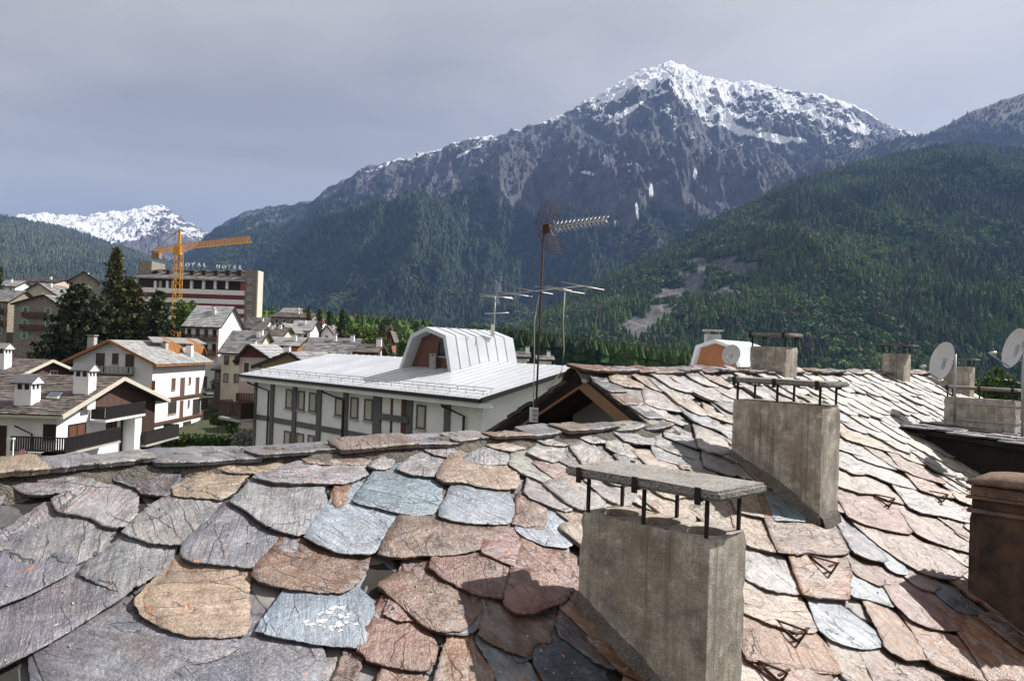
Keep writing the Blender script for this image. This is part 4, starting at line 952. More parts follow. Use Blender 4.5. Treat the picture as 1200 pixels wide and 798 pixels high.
def tints(pts, r, dark, light, wl):
    n = len(pts); k = fbm(pts[:, 0] / wl, pts[:, 1] / wl, 3, 12); k = np.clip((k - .32) / .36 + r.normal(0, .22, n), 0, 1)[:, None]
    c = (np.array(dark) * (1 - k) + np.array(light) * k) * r.uniform(.6, 1.35, (n, 1)); br = r.rand(n) < .05 + .12 * (fbm(pts[:, 0] / wl * 1.7, pts[:, 1] / wl * 1.7, 2, 99) > .58)
    c[br] = np.array([.075, .062, .034]) * r.uniform(.6, 1.2, (br.sum(), 1)); return c
# near hill
pts, r = scatter(P2, T2, np.clip(forest2 - .35, 0, 1) * (cliff < .25 + .5 * (fbm(P2[..., 0] / 24, P2[..., 1] / 24, 2, 19) - .3)), 56000, 1, 1.03)
x, y, d = pix_np(pts); bz = fbm(pts[:, 0] / 130, pts[:, 1] / 130, 3, 44) + .12 * np.clip((y - 300) / 120, -.6, 1) + r.normal(0, .11, len(pts))
bro = bz > .66; h = r.uniform(6, 16, len(pts)) * np.clip(.75 + .5 * fbm(pts[:, 0] / 60, pts[:, 1] / 60, 3, 61), .6, 1.3); pts[:, 2] -= .8
c = ~bro; s = np.stack([h, h, h], 1) * np.stack([r.uniform(.85, 1.7, len(h))] * 2 + [np.ones(len(h))], 1)
woods('hillside_conifers', 'dense dark conifers covering the near wooded hill on the right', pts[c], s[c], tints(pts[c], r, (.011, .034, .011), (.066, .118, .022), 150), GN_CON, 2)
woods('hillside_broadleaf', 'lighter green broadleaf trees among conifers on the right hill', pts[bro], s[bro] * r.uniform(.45, .85, (bro.sum(), 1)), tints(pts[bro], r, (.030, .072, .012), (.080, .140, .026), 60), GN_BRO, 3)
# central mountain, lower slopes
pts, r = scatter(P1, T1, np.clip((forest1 - .42) * 3, 0, 1), 60000, 4, .97); h = r.uniform(11, 20, len(pts)); s = np.stack([h * 1.6, h * 1.6, h], 1); pts[:, 2] -= 1.5
bro = (fbm(pts[:, 0] / 230, pts[:, 1] / 330, 3, 46) + r.normal(0, .04, len(pts)) > .62) & (pts[:, 2] < 420)
woods('mountainside_conifers', 'blue-green conifers on the lower slopes of the central snowy mountain', pts[~bro], s[~bro], tints(pts[~bro], r, (.012, .034, .017), (.042, .076, .026), 260), GN_CON, 5)
woods('mountainside_broadleaf', 'pale green strips of broadleaf trees low on the central mountain', pts[bro], s[bro] * .75, tints(pts[bro], r, (.05, .085, .025), (.08, .12, .035), 200), GN_BRO, 6)
pts, r = scatter(P3, T3, np.ones_like(P3[..., 0]), 34000, 7, 1.0); h = r.uniform(14, 24, len(pts)); s = np.stack([h * 1.2, h * 1.2, h], 1)
woods('left_slope_conifers', 'hazy blue conifers on the long slope at the left', pts, s, tints(pts, r, (.040, .062, .044), (.105, .13, .075), 220), GN_CON, 8)  # tints paled so the tree colour carries some of the haze
pts, r = scatter(P2b, T2b, np.clip(1.2 - Zb / 1100, 0.02, 1), 26000, 9, 1.0); h = r.uniform(8, 14, len(pts)); s = np.stack([h * 1.7, h * 1.7, h], 1)
woods('back_ridge_conifers', 'dark conifers on the ridge behind the right hill', pts, s, tints(pts, r, (.018, .030, .018), (.045, .060, .030), 220), GN_CON, 10)

r = np.random.RandomState(77); n = 700; yy = 300 + 900 * r.rand(n) ** 1.3; xx = (r.uniform(300, 500, n) - 600) / 940 * yy; zz = gh(xx, yy) - .3
h = r.uniform(7, 15, n); s = np.stack([h, h, h], 1); pts = np.stack([xx, yy, zz], 1); pxv, _, _ = pix_np(pts); bro = r.rand(n) > .12
woods('valley_conifers', 'scattered dark conifers on the valley floor behind the village', pts[~bro], s[~bro], tints(pts[~bro], r, (.014, .030, .013), (.040, .066, .022), 60), GN_CON, 14)
woods('valley_broadleaf', 'scattered light green trees on the valley floor behind the village', pts[bro], s[bro] * .8, tints(pts[bro], r, (.03, .065, .015), (.075, .13, .028), 60), GN_BRO, 15)
n = 11000; yy = 1 / (1 / 3600. + (1 / 260. - 1 / 3600.) * r.rand(n)); xx = (r.uniform(545, 830, n) - 600) / 940 * yy; zz = gh(xx, yy) - .3; pts = np.stack([xx, yy, zz], 1); h = r.uniform(5, 10, n); s = np.stack([h * 1.5, h * 1.5, h], 1)
woods('valley_wood', 'dark wood on the valley floor beyond the metal roof', pts, s, tints(pts, r, (.008, .026, .010), (.044, .080, .018), 90), GN_CON, 16)
# --- air
hz = NT('thin_valley_haze'); hz.t.nodes.remove(hz.b)
pv = hz.t.nodes.new('ShaderNodeVolumePrincipled'); pv.inputs['Color'].default_value = (.30, .47, .92, 1); pv.inputs['Density'].default_value = 6.0e-5; pv.inputs['Anisotropy'].default_value = .2
hz.t.links.new(pv.outputs[0], hz.o.inputs['Volume'])
mb = MB(); mb.box(-9500, 9500, -700, 14500, -105, 1990); o = mb.build('haze', hz.m); o['kind'] = 'stuff'; o['label'] = 'thin bluish haze filling the whole valley air'

# ================================================================== VILLAGE
def ghs(x, y): return float(gh(x, y))
def shingles(mb, O, ea, eu, la, lu, expo=.42, wid=.55, th=.05, seed=1):
    """overlapping slabs on a slope: O lower-left corner, ea along eaves, eu up the slope"""
    r = random.Random(seed); nn = ea.cross(eu).normalized()
    if nn.z < 0: nn = -nn
    rows = max(1, int(lu / expo)); ex_ = lu / rows
    for i in range(rows):
        a = -r.uniform(0, wid)
        while a < la:
            w = wid * r.uniform(.65, 1.35); a0, a1 = max(0, a + .015), min(la, a + w - .015); a += w
            if a1 - a0 < .06: continue
            lo = i * ex_ - r.uniform(0, .10); hi = min(lu, (i + 1) * ex_ + .08); t = th * r.uniform(.7, 1.4); k = r.uniform(-.04, .04)
            A = O + ea * a0 + eu * lo + nn * (t + .03); B = O + ea * a1 + eu * (lo + k) + nn * (t + .03); C = O + ea * a1 + eu * hi + nn * .02; D = O + ea * a0 + eu * hi + nn * .02
            mb.add([A, B, C, D, A - nn * t, B - nn * t], [(0, 1, 2, 3), (4, 5, 1, 0), (4, 0, 3), (5, 2, 1)])
def gabled(name, label, cat, P, ex, w, l, ze, zr, wall, rmat, go=.7, eo=.7, th=.16, fas=None, shing=None, upper=None, zsplit=None, group=None, z0=None, apex=.5, rname='roof'):
    ex = Vector((ex[0], ex[1], 0)).normalized(); n = Vector((ex.y, -ex.x, 0)); ey = -n; P = Vector((P[0], P[1], 0))
    ctr = P + ex * w / 2 + ey * l / 2; zb = z0 if z0 is not None else min(ghs(*(P + ex * a + ey * b).xy) for a in (0, w) for b in (0, l)) - .3
    root = thing(name, label, cat, (ctr.x, ctr.y, zb), group)
    q = lambda a, z, d=0: P + ex * a + ey * d + ZU * z
    ma = w * apex; sl = (zr - ze) / ma; sr = (zr - ze) / (w - ma)
    m = MB(); zt = zsplit if (upper and zsplit) else None
    m.prism([q(0, zb), q(w, zb), q(w, ze), q(ma, zr - .02), q(0, ze)], ey * l); m.build('wall', wall, root)
    if upper:
        zs = zsplit if zsplit is not None else ze; m = MB(); poly = [q(0, zs), q(w, zs), q(w, ze), q(ma, zr - .05), q(0, ze)]
        if zs >= ze: poly = [q(.02, ze), q(w - .02, ze), q(ma, zr - .05)]
        m.prism([p + n * .04 for p in poly], ey * .03); m.build('timber_gable', upper, root)
    m = MB(); sd = []
    for sgn, slp, a_e, a_r in ((1, sl, -eo, ma), (-1, sr, w + eo, ma)):
        ze_ = ze - slp * eo; A, B = q(a_e, ze_, -go), q(a_r, zr, -go)
        nn = (B - A).normalized().cross(ey); nn = nn if nn.z > 0 else -nn
        off = .003 if sgn > 0 else 0
        m.prism([A + nn * .02, B + nn * (.02 + off), B + nn * (th + off), A + nn * th], ey * (l + 2 * go)); sd.append((A + nn * th, B + nn * th, nn))
    rf = m.build(rname, rmat, root)
    if shing:
        m = MB(); k = 0
        for A, B, nn in sd:
            lu = (B - A).length; shingles(m, A, ey, (B - A).normalized(), l + 2 * go, lu, shing.get('e', .45), shing.get('w', .6), shing.get('t', .05), seed=int(abs(P.x * 7 + P.y)) + k); k += 1
        o = m.build('slate_covering', shing['m'], rf, fix=False); o['kind'] = 'stuff'
    if fas:
        for A, B, nn in sd:
            m = MB(); A_, B_ = A - nn * (th + .10), B - nn * (th + .10); m.prism([A_ + nn * .0, B_, B_ + nn * (th + .14), A_ + nn * (th + .14)], ey * -.06); m.build('bargeboard', fas, root)
            m = MB(); C = A - nn * (th + .04); m.prism([C + ZU * .0, C + ZU * .16, C + ZU * .16 + (A - B).normalized() * .1, C + (A - B).normalized() * .1], ey * (l + 2 * go)); m.build('gutter', fas, root)
    fr = Fr(P, ex); rt = Fr(P + ex * w, ey); lf = Fr(P + ey * l, -ey)
    return dict(root=root, g=fr, r=rt, l=lf, q=q, ex=ex, ey=ey, n=n, zb=zb, roof=rf, sd=sd, len=l)
def window(fr, root, a0, a1, z0, z1, fm=None, pm=None, mull=True, shut=None, d=.0):
    fm = fm or TRIM; t = min(.09, (a1 - a0) * .16); m = MB()
    for (b0, b1, c0, c1) in ((a0, a1, z0, z0 + t), (a0, a1, z1 - t, z1), (a0, a0 + t, z0 + t, z1 - t), (a1 - t, a1, z0 + t, z1 - t)): m.fb(fr, b0, b1, c0, c1, d + .002, d + .07)
    if mull and a1 - a0 > .7: m.fb(fr, (a0 + a1) / 2 - t * .4, (a0 + a1) / 2 + t * .4, z0 + t, z1 - t, d + .002, d + .06)
    o = m.build('window', fm, root)
    MB().fb(fr, a0 + t, a1 - t, z0 + t, z1 - t, d - .02, d + .025).build('pane', pm or GLASS, o)
    MB().fb(fr, a0 - .08, a1 + .08, z0 - .09, z0 - .003, d - .02, d + .14).build('sill', GREYP, o)
    if shut:
        ws = (a1 - a0) * .48
        for b0, b1 in ((a0 - ws - .02, a0 - .02), (a1 + .02, a1 + ws + .02)): MB().fb(fr, b0, b1, z0, z1, d + .002, d + .06).build('shutter', shut, o)
    return o
def pwin(fr, root, rects, **kw):
    for r in rects: window(fr, root, *fr.rect(*r), **kw)
def balcony(fr, root, a0, a1, z, depth, h, mat, slab=None, gap=.16, d=0., ends=True, solid=False):
    MB().fb(fr, a0, a1, z - .16, z, d - .05, d + depth).build('balcony_slab', slab or mat, root)
    m = MB()
    m.fb(fr, a0, a1, z + h - .08, z + h, d + depth - .1, d + depth + .02); m.fb(fr, a0, a1, z + .06, z + .14, d + depth - .08, d + depth)
    if solid: m.fb(fr, a0, a1, z + .1, z + h - .1, d + depth - .06, d + depth - .02)
    else:
        n = max(2, int((a1 - a0) / gap))
        for i in range(n + 1):
            a = a0 + (a1 - a0 - .1) * i / n; m.fb(fr, a, a + gap * .62, z + .1, z + h - .05, d + depth - .06, d + depth - .02)
    if ends:
        for a in (a0, a1 - .06): m.fb(fr, a, a + .06, z + .06, z + h, d, d + depth - .1)
    m.build('balcony_railing', mat, root)
def stack(root, P, w, zb, zt, mat=None, capm=None, gable=False):
    m = MB(); h = w / 2; P = Vector((P[0], P[1], 0))
    m.box(P.x - h, P.x + h, P.y - h, P.y + h, zb, zt); o = m.build('chimney', mat or WHITE, root)
    m = MB()
    if gable:
        m.box(P.x - h * .8, P.x + h * .8, P.y - h * .8, P.y + h * .8, zt, zt + w * .36).build('vent_openings', BLACK, o); m = MB()
        for sx in (-1, 0, 1):
            for sy in (-1, 0, 1):
                if sx or sy: m.box(P.x + sx * h * .84 - .07, P.x + sx * h * .84 + .07, P.y + sy * h * .84 - .07, P.y + sy * h * .84 + .07, zt, zt + w * .36)
        m.build('vent_pillars', mat or WHITE, o); m = MB(); zz = zt + w * .36
        m.prism([(P.x + h * 1.25, P.y - h * 1.3, zz), (P.x + h * 1.25, P.y + h * 1.3, zz), (P.x + h * 1.25, P.y, zz + w * .42)], (-h * 2.5, 0, 0)).build('chimney_cap', mat or WHITE, o)
        m = MB()
        for s in (-1, 1): m.prism([(P.x + h * 1.3, P.y + s * h * 1.45, zz - .02), (P.x + h * 1.3, P.y, zz + w * .43), (P.x + h * 1.3, P.y, zz + w * .43 + .09), (P.x + h * 1.3, P.y + s * h * 1.45, zz + .07)], (-h * 2.6, 0, 0))
        m.build('chimney_roof', capm or SLATE_FAR, o)
    else:
        m.box(P.x - h * 1.25, P.x + h * 1.25, P.y - h * 1.25, P.y + h * 1.25, zt + w * .22, zt + w * .34)
        for sx in (-1, 1):
            for sy in (-1, 1): m.box(P.x + sx * h * .7 - .05, P.x + sx * h * .7 + .05, P.y + sy * h * .7 - .05, P.y + sy * h * .7 + .05, zt - .01, zt + w * .22)
        m.build('chimney_cap', capm or GREYP, o)
def yplane(px, x): return x / ray(px, 400).x      # depth where the column px meets X = x

# ---- front chalet, gable towards +X
RC = hitz(73, 487, -5.5); apY = RC.x / ray(146, 442).x; go, eo = .9, .9
zr = ray(146, 442).z * apY - .16; wv = 2 * (apY - (RC.y + eo)); slp = (zr + 5.66) / (apY - RC.y); ze = -5.66 + slp * eo
ch = gabled('timber_chalet', 'dark timber and white chalet with wraparound black balcony, nearest at the left', 'chalet', (RC.x - go, RC.y + eo), (0, 1), wv, 11.5, ze, zr, WHITE, simple('dark_roof_underlay', (.06, .05, .045), .9), go, eo, .16, fas=simple('cream_bargeboard', (.55, .50, .42), .7, .12), shing=dict(m=SLATE_WARM, e=.38, w=.5, t=.05), upper=wood('chalet_brown_boards', (.105, .062, .045), .18), zsplit=ze - .05, z0=-12.6)
g, lf, rt_ = ch['g'], ch['l'], ch['root']
MB().fb(g, wv * .60, wv - .02, -9.6, ze - .06, .0, .045).build('timber_wall', DWOOD, rt_)
pwin(lf, rt_, [(51, 497, 66, 516)], fm=DWOOD, pm=DWOOD); pwin(g, rt_, [(79.6, 496, 100, 514.6), (124, 492, 136, 508.7)], fm=DWOOD, pm=RWOOD)
a0, a1, z0, z1 = g.rect(79, 515, 118, 528); aL0, aL1, _, _ = lf.rect(28, 515, 79, 528)
zb_ = lf.hit(60, 528)[1] + .05
balcony(lf, rt_, aL0, 11.5 + 1.5, zb_, 1.5, 1.05, BLACK, GREYP, ends=False); balcony(g, rt_, -1.5, a1, zb_, 1.5, 1.05, BLACK, GREYP, ends=False)
a0, a1, z0, z1 = g.rect(106, 475, 154, 488); balcony(g, rt_, a0, a1, z0, 1.1, 1.0, BLACK, WHITE, d=.05)
a0, a1, z0, z1 = g.rect(151, 501, 188, 516); balcony(g, rt_, a0, a1 + .5, z0, 1.4, 1.1, BLACK, GREYP, d=.05, solid=True)
a0, a1, z0, z1 = g.rect(143, 486, 151, 530); MB().fb(g, a0, a1, -12.6, z1, .05, 1.0).build('white_pier', WHITE, rt_)
MB().fb(lf, .1, aL0 - 1.2, -12.5, -6.4, .0, .05).build('timber_wall', DWOOD, rt_)
MB().tube([lf.P(aL0 - .2, -6.3, .8), lf.P(aL0 + .6, -6.9, .15), lf.P(aL0 + .6, -12, .12)], .06).build('downpipe', BLACK, rt_)
def on_left_slope(px, py):
    A, B, nn = ch['sd'][0]; d = ray(px, py); t = A.dot(nn) / d.dot(nn); return d * t
for px, py, top, w in ((32, 473, 452, 1.15), (99, 460, 437, 1.1)):
    Pc = on_left_slope(px, py); zt = ray(px, top + 4).z * Pc.y; stack(rt_, Pc, w, Pc.z - 1.2, zt, WHITE, simple('grey_slate_cap', (.13, .13, .14), .7), gable=True)
Pc = [on_left_slope(x, y) for x, y in ((54, 468), (68, 469), (74, 462.5), (61, 462))]; nn = ch['sd'][0][2]
m = MB(); m.prism([p + nn * .10 for p in Pc], nn * .08); o = m.build('skylight', TRIM, rt_); m = MB(); cc = sum(Pc, Vector()) / 4; m.prism([cc + (p - cc) * .8 + nn * .19 for p in Pc], nn * .01); m.build('pane', simple('sky_glass', (.16, .20, .26), .1, .1), o)
# ---- chalet behind it
R2 = hitz(19, 442, -4.4); ap2 = R2.x / ray(62, 421.6).x; zr2 = ray(62, 421.6).z * ap2 - .16; s2 = (zr2 + 4.56) / (ap2 - R2.y)
c2 = gabled('timber_chalet', 'brown boarded chalet with slate roof behind the black-balcony chalet, cut by the left edge', 'chalet', (R2.x - .8, R2.y + .8), (0, 1), 2 * (ap2 - R2.y - .8), 12, -4.56 + s2 * .8, zr2, DWOOD, MATS['dark_roof_underlay'], .8, .8, .16, fas=MATS['cream_bargeboard'], shing=dict(m=SLATE_WARM, e=.4, w=.55), z0=-12.6, upper=MATS['chalet_brown_boards'], zsplit=-8)
pwin(c2['g'], c2['root'], [(58, 434, 67, 441.5)], fm=TRIM)
Pc = pt(2, 432, R2.y + 2.5); stack(c2['root'], Pc, 1.2, Pc.z - 1.5, ray(2, 414).z * Pc.y, WHITE, gable=True)
# ---- white house with orange timber eaves, gable to the camera
RB = hitz(183, 427, -3.5); lx = ray(72, 421.6).x * RB.y; apx = ray(127, 398).x * RB.y; zrB = ray(127, 398).z * RB.y - .2; eo, go = .9, 1.1
wB = RB.x - lx - 2 * eo; sB = (zrB + 3.7) / (RB.x - apx)
Bh = gabled('white_house', 'three-storey white house with orange timber eaves and brown shutters, below the conifers', 'house', (lx + eo, RB.y + go), (1, 0), wB, 17.5, -3.7 + sB * eo, zrB, WHITE, simple('grey_roof_underlay', (.16, .16, .16), .9), go, eo, .2, fas=OWOOD, shing=dict(m=SLATE_PALE, e=.5, w=.7, t=.05), z0=-13, apex=(apx - lx - eo) / wB)
g, rt = Bh['g'], Bh['r']; rB = Bh['root']
pwin(g, rB, [(112.5, 413.7, 122.6, 434.7), (131.6, 414, 138.8, 426.6), (147, 415, 157, 436)], fm=RWOOD, mull=False)
pwin(g, rB, [(178, 446, 182, 456.5), (176.6, 474.5, 180.7, 485)], fm=OWOOD, pm=OWOOD)
a0, a1, z0, z1 = g.rect(104, 428, 157.5, 438); balcony(g, rB, a0, a1, z0, 1.2, 1.0, GALV, RWOOD, gap=.5)
Z4 = lambda x0, y0, x1, y1: (x0 / 4.444, 380 + y0 / 4.444, x1 / 4.444, 380 + y1 / 4.444)
SHB = simple('brown_shutter_paint', (.15, .085, .06), .7, .2)
for q_ in ((893, 280, 912, 342), (938, 278, 960, 372), (983, 275, 993, 310), (1018, 275, 1036, 367), (1060, 272, 1076, 332), (875, 400, 917, 466), (935, 397, 952, 490), (978, 393, 986, 430), (1003, 388, 1040, 478), (1045, 383, 1080, 445), (868, 522, 920, 580), (952, 505, 992, 575), (1037, 492, 1080, 548)):
    b = rt.rect(*Z4(*q_)); wd_ = b[1] - b[0]
    window(rt, rB, *b, fm=SHB, pm=(GLASS if q_[2] - q_[0] > 30 else SHB)) 
for y0, y1 in ((390, 367), (508, 478)):
    za = rt.hit(191, 380 + y0 / 4.444)[1]; MB().fb(rt, 0, 17.5, za - .15, za + .12, -.02, .35).build('string_course', RWOOD, rB)
# roof dormers of the white house (right slope)
A, B, nn = Bh['sd'][1]; up = (B - A).normalized()
def slopeB(px, py): d = ray(px, py); t = A.dot(nn) / d.dot(nn); return d * t
for px, py in ((210, 414), (237, 414)):
    Pq = slopeB(px, py); m = MB(); w = 1.1
    q = lambda b, z: Pq + Bh['ey'] * b + ZU * z
    m.prism([q(-w, -.1), q(w, -.1), q(0, 1.0)], up * 2.6); dm = m.build('dormer', OWOOD, rB)
    m = MB()
    for s in (-1, 1): m.prism([q(s * w * 1.35, -.32) - up * .3, q(0, 1.05) - up * .3, q(0, 1.22) - up * .3, q(s * w * 1.35, -.14) - up * .3], up * 2.9)
    m.build('dormer_roof', OWOOD, dm)
    MB().obox(q(0, .2) - up * .06, Bh['ey'], up, ZU, .4, .05, .3).build('pane', GLASS, dm)
Pq = slopeB(222, 417); stack(rB, Pq, .8, Pq.z - .8, ray(222, 405).z * Pq.y, WHITE)
Pq = slopeB(192, 408); stack(rB, Pq, .9, Pq.z - .8, ray(192, 402).z * Pq.y, GREYP); Pq = pt(108, 402, RB.y + 9); stack(rB, Pq, .9, Pq.z - 4, Pq.z + .8, GREYP)
mm = [slopeB(*q) for q in ((176, 407), (240, 408.5), (228, 402), (170, 400.5))]; m = MB(); m.prism([p + nn * .7 for p in mm], nn * .12); m.build('raised_roof_strip', SLATE_FAR, rB)

# ---- long white building with the pale metal roof and mansard dormer
E0, E1 = hitz(563, 470, -2.4), hitz(281, 440, -2.4); vc = (E1 - E0).normalized(); uc = Vector((vc.y, -vc.x, 0)); LC = (E1 - E0).length
wb = thing('white_building', 'long white building with grey posts and pale metal roof with mansard dormer', 'building', ((E0 + E1) / 2 + uc * 7 + ZU * -10.1).xyz)
wb.location.z = -12.8; ORG[wb.name] = Vector(wb.location)
def cP(s, v, z): return Vector((E0.x, E0.y, 0)) + uc * s + vc * v + ZU * z
SW, RZ = 6.9, -.87
m = MB(); m.prism([cP(.8, .7, -12.8), cP(.8, .7, -2.55), cP(SW, .7, RZ - .25), cP(2 * SW - .8, .7, -2.55), cP(2 * SW - .8, .7, -12.8)], vc * (LC - 1.4)); m.build('wall', WHITE, wb)
m = MB()
m.prism([cP(0, 0, -2.42), cP(SW, 0, RZ - .02), cP(SW, 0, RZ + .10), cP(0, 0, -2.30)], vc * LC); m.prism([cP(2 * SW, 0, -2.42), cP(SW + .002, 0, RZ - .02), cP(SW + .002, 0, RZ + .10), cP(2 * SW, 0, -2.30)], vc * LC); mroof = m.build('metal_roof', METROOF, wb)
sR = (RZ + 2.4) / SW
for k in range(int(LC / .75)):
    v = .4 + k * .75; MB().bar(cP(.05, v, -2.285), cP(SW, v, RZ + .115), .03, .05).build('roof_seam', METROOF, mroof)
m = MB()
for s in (.5, 1.0):
    m.tube([cP(s, .2, -2.30 + sR * s + .22), cP(s, LC - .2, -2.30 + sR * s + .22)], .02, 6)
    for k in range(int(LC / 1.2)): m.bar(cP(s, .4 + k * 1.2, -2.32 + sR * s), cP(s, .4 + k * 1.2, -2.30 + sR * s + .22), .03)
m.build('snow_rail', GALV, wb)
MB().bar(cP(-.06, 0, -2.40), cP(-.06, LC, -2.40), .14, .16).build('gutter', BLACK, wb)
MB().hexa([cP(s, v, z) for z in (-2.72, -2.50) for s, v in ((.02, .05), (.8, .05), (.8, LC - .05), (.02, LC - .05))]).build('soffit', WHITE, wb)
MB().bar(cP(0, -.05, -2.36), cP(SW, -.05, RZ + .02), .1, .2).build('verge_board', BLACK, wb)
fc = Fr(cP(.8, LC, 0), -vc); C2 = lambda x0, y0, x1, y1: (240 + x0 / 3.75, 340 + y0 / 3.75, 240 + x1 / 3.75, 340 + y1 / 3.75)
for zx, zw in ((298, 14), (397, 16), (505, 18), (622, 20), (762, 34), (905, 22), (1070, 24)):
    a0, a1, _, _ = fc.rect(*C2(zx - zw / 2, 480, zx + zw / 2, 560)); MB().fb(fc, a0, a1, -12.5, -2.72, .002, .10).build('timber_post', GWOOD, wb)
zb_ = fc.hit(*C2(500, 605, 0, 0)[:2])[1]; MB().fb(fc, .72, LC - .72, zb_ - .17, zb_ + .17, .0, .06).build('floor_band', GWOOD, wb)
MB().fb(fc, .70, 1.0, -12.5, -2.72, .002, .09).build('timber_post', GWOOD, wb)
for q_ in ((358, 435, 388, 520), (412, 442, 440, 528), (460, 450, 492, 535), (575, 470, 612, 553), (642, 470, 676, 565), (703, 478, 740, 573), (932, 503, 973, 610), (350, 618, 378, 690), (405, 628, 436, 700), (455, 636, 482, 700)):
    window(fc, wb, *fc.rect(*C2(*q_)), fm=GWOOD, pm=SHUT, mull=False)
a0, a1, z0, z1 = fc.rect(*C2(780, 470, 895, 630)); MB().fb(fc, a0, a1, z0, z1, .002, .03).build('loggia', WHITE, wb)
a0, a1, z0, z1 = fc.rect(*C2(818, 475, 828, 630)); MB().fb(fc, a0, a1, z0, z1, .03, .05).build('loggia_post', RWOOD, wb)
a0, a1, z0, z1 = fc.rect(*C2(866, 475, 896, 630)); MB().fb(fc, a0, a1, z0, z1, .03, .06).build('loggia_door', RWOOD, wb)
a0, a1, z0, z1 = fc.rect(*C2(770, 548, 905, 575)); MB().fb(fc, a0, a1, z0, z1, .10, .2).build('loggia_rail', GWOOD, wb)
for zx0, zy0, zx1 in ((228, 400, 292), (558, 440, 620), (1085, 515, 1150)):
    a, z = fc.hit(*C2(zx0, zy0, 0, 0)[:2]); a1, _ = fc.hit(*C2(zx1, zy0 + 20, 0, 0)[:2]); m = MB(); m.tube([fc.P(a, -2.5, .72), fc.P(a, -2.85, .6), fc.P(a1, -3.25, .16), fc.P(a1, -12.5, .16)], .065); m.build('downpipe', BLACK, wb)
a0, a1, z0, z1 = fc.rect(277, 473, 309, 491); 
balcony(fc, wb, -2.6, .66, z0, 1.0, 1.15, DWOOD, GREYP, gap=.26)
# mansard dormer
S0, Sb = 4.47, 9.7; prof = [(11.97, -1.45), (10.92, .64), (9.45, 1.10), (7.68, .64), (7.08, -1.40)]
inn = [(11.72, -1.45), (10.72, .46), (9.45, .86), (7.90, .46), (7.34, -1.40)]
m = MB()
for i in range(4): m.prism([cP(S0 - .35, *prof[i]), cP(S0 - .35, *prof[i + 1]), cP(S0 - .35, *inn[i + 1]), cP(S0 - .35, *inn[i])], uc * (Sb - S0))
dz = m.build('mansard_shell', METROOF, wb)
for i in range(4):
    for k in range(1, 7):
        s = S0 - .35 + k * .75; o_ = Vector((0, 0, .025))
        MB().bar(cP(s, *prof[i]) + o_, cP(s, *prof[i + 1]) + o_, .03, .05).build('shell_seam', METROOF, dz)
m = MB(); m.prism([cP(S0 + .35, v, z) for v, z in inn], uc * .1); m.build('mansard_front', simple('brown_cladding', (.16, .072, .05), .7, .2, 2), wb)
fd = Fr(cP(S0 + .35, 11.97, 0), -vc); window(fd, wb, *fd.rect(*C2(1028, 230, 1066, 290)), fm=BLACK, mull=False)
Pq = cP(S0 + .02, 9.2, 0); stack(wb, Pq, .36, -1.7, -.55, GREYP)

# ---- hotel
HY = 256.; fh = Fr((ray(160, 345).x * HY, HY), (1, 0)); zh = lambda x, y: (150 + x / 7.06, 295 + y / 7.06)
def hr(x0, y0, x1, y1): a, b = zh(x0, y0); c, d = zh(x1, y1); return fh.rect(a, b, c, d)
hot = thing('hotel', 'tall hotel block with white and dark red balcony stripes and rooftop sign letters', 'hotel', (fh.o.x + 18, HY + 8, -4))
aL, aR, z_, zt_ = hr(70, 230, 960, 620); zeave = fh.hit(*zh(520, 225))[1]; aT0, aT1, _, ztw = hr(955, 150, 1058, 590)
DR = simple('dark_red_panel', (.17, .036, .032), .7, .2, 1)
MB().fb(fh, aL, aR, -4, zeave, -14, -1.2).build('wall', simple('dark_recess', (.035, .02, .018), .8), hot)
zs = [fh.hit(*zh(930, y))[1] for y in (342, 418, 494, 568, 640)]; 
for i, z in enumerate(zs):
    MB().fb(fh, aL + .3, aR, z - .75, z + .75, -1.2, .0).build('white_balcony_band', WHITE, hot)
    MB().fb(fh, aL + .3, aR, z - 2.0, z - .76, -1.2, -.06).build('red_balcony_band', DR, hot)
MB().fb(fh, aR - 1.4, aR + .02, zs[0] + .75, zeave, -3, -.05).build('red_end_panel', simple('red_brick_panel', (.33, .09, .055), .8), hot)
for x in (220, 262, 320, 362, 520, 620, 716, 814):
    a0, a1, z0, z1 = hr(x - 10, 240, x + 10, 308); MB().fb(fh, a0, a1, z0, z1, -1.2, -.3).build('loggia_pier', WHITE if x != 262 and x != 362 else GREYP, hot)
MB().fb(fh, aT0, aT1, -4, ztw, -6, -.3).build('stone_tower', STONEW, hot)
MB().fb(fh, aT1, aT1 + .4, -4, ztw - .1, -5.6, -.35).build('rendered_end_wall', CREAM, hot)
for y in (240, 312, 385, 460, 532):
    for x in (994, 1012): b = hr(x - 7, y - 16, x + 7, y + 16); window(fh, hot, *b, mull=False, d=-.3)
m = MB(); z1 = fh.hit(*zh(500, 165))[1] - 1.3; m.prism([fh.P(aL - 1, zeave - .3, .8), fh.P(aL - 1, zeave + .1, .8), fh.P(aL - 1, z1 + 1.5, -6), fh.P(aL - 1, z1 + 1.1, -6)], fh.ex * (aR - aL + 1.4)); hroof = m.build('roof', GREYP, hot)
m = MB(); O = fh.P(aL - 1, zeave + .12, .8); shingles(m, O, fh.ex, (fh.P(aL - 1, z1 + 1.52, -6) - O).normalized(), aR - aL + 1.4, (fh.P(aL - 1, z1 + 1.52, -6) - O).length, .8, 1.0, .06, 4); o = m.build('slate_covering', SLATE_FAR, hroof, fix=False); o['kind'] = 'stuff'
zat = fh.hit(*zh(500, 142))[1]; MB().fb(fh, aL, aT0, zeave, zat, -13.5, -6.02).build('attic_storey', simple('brown_attic_boards', (.10, .075, .06), .8), hot)
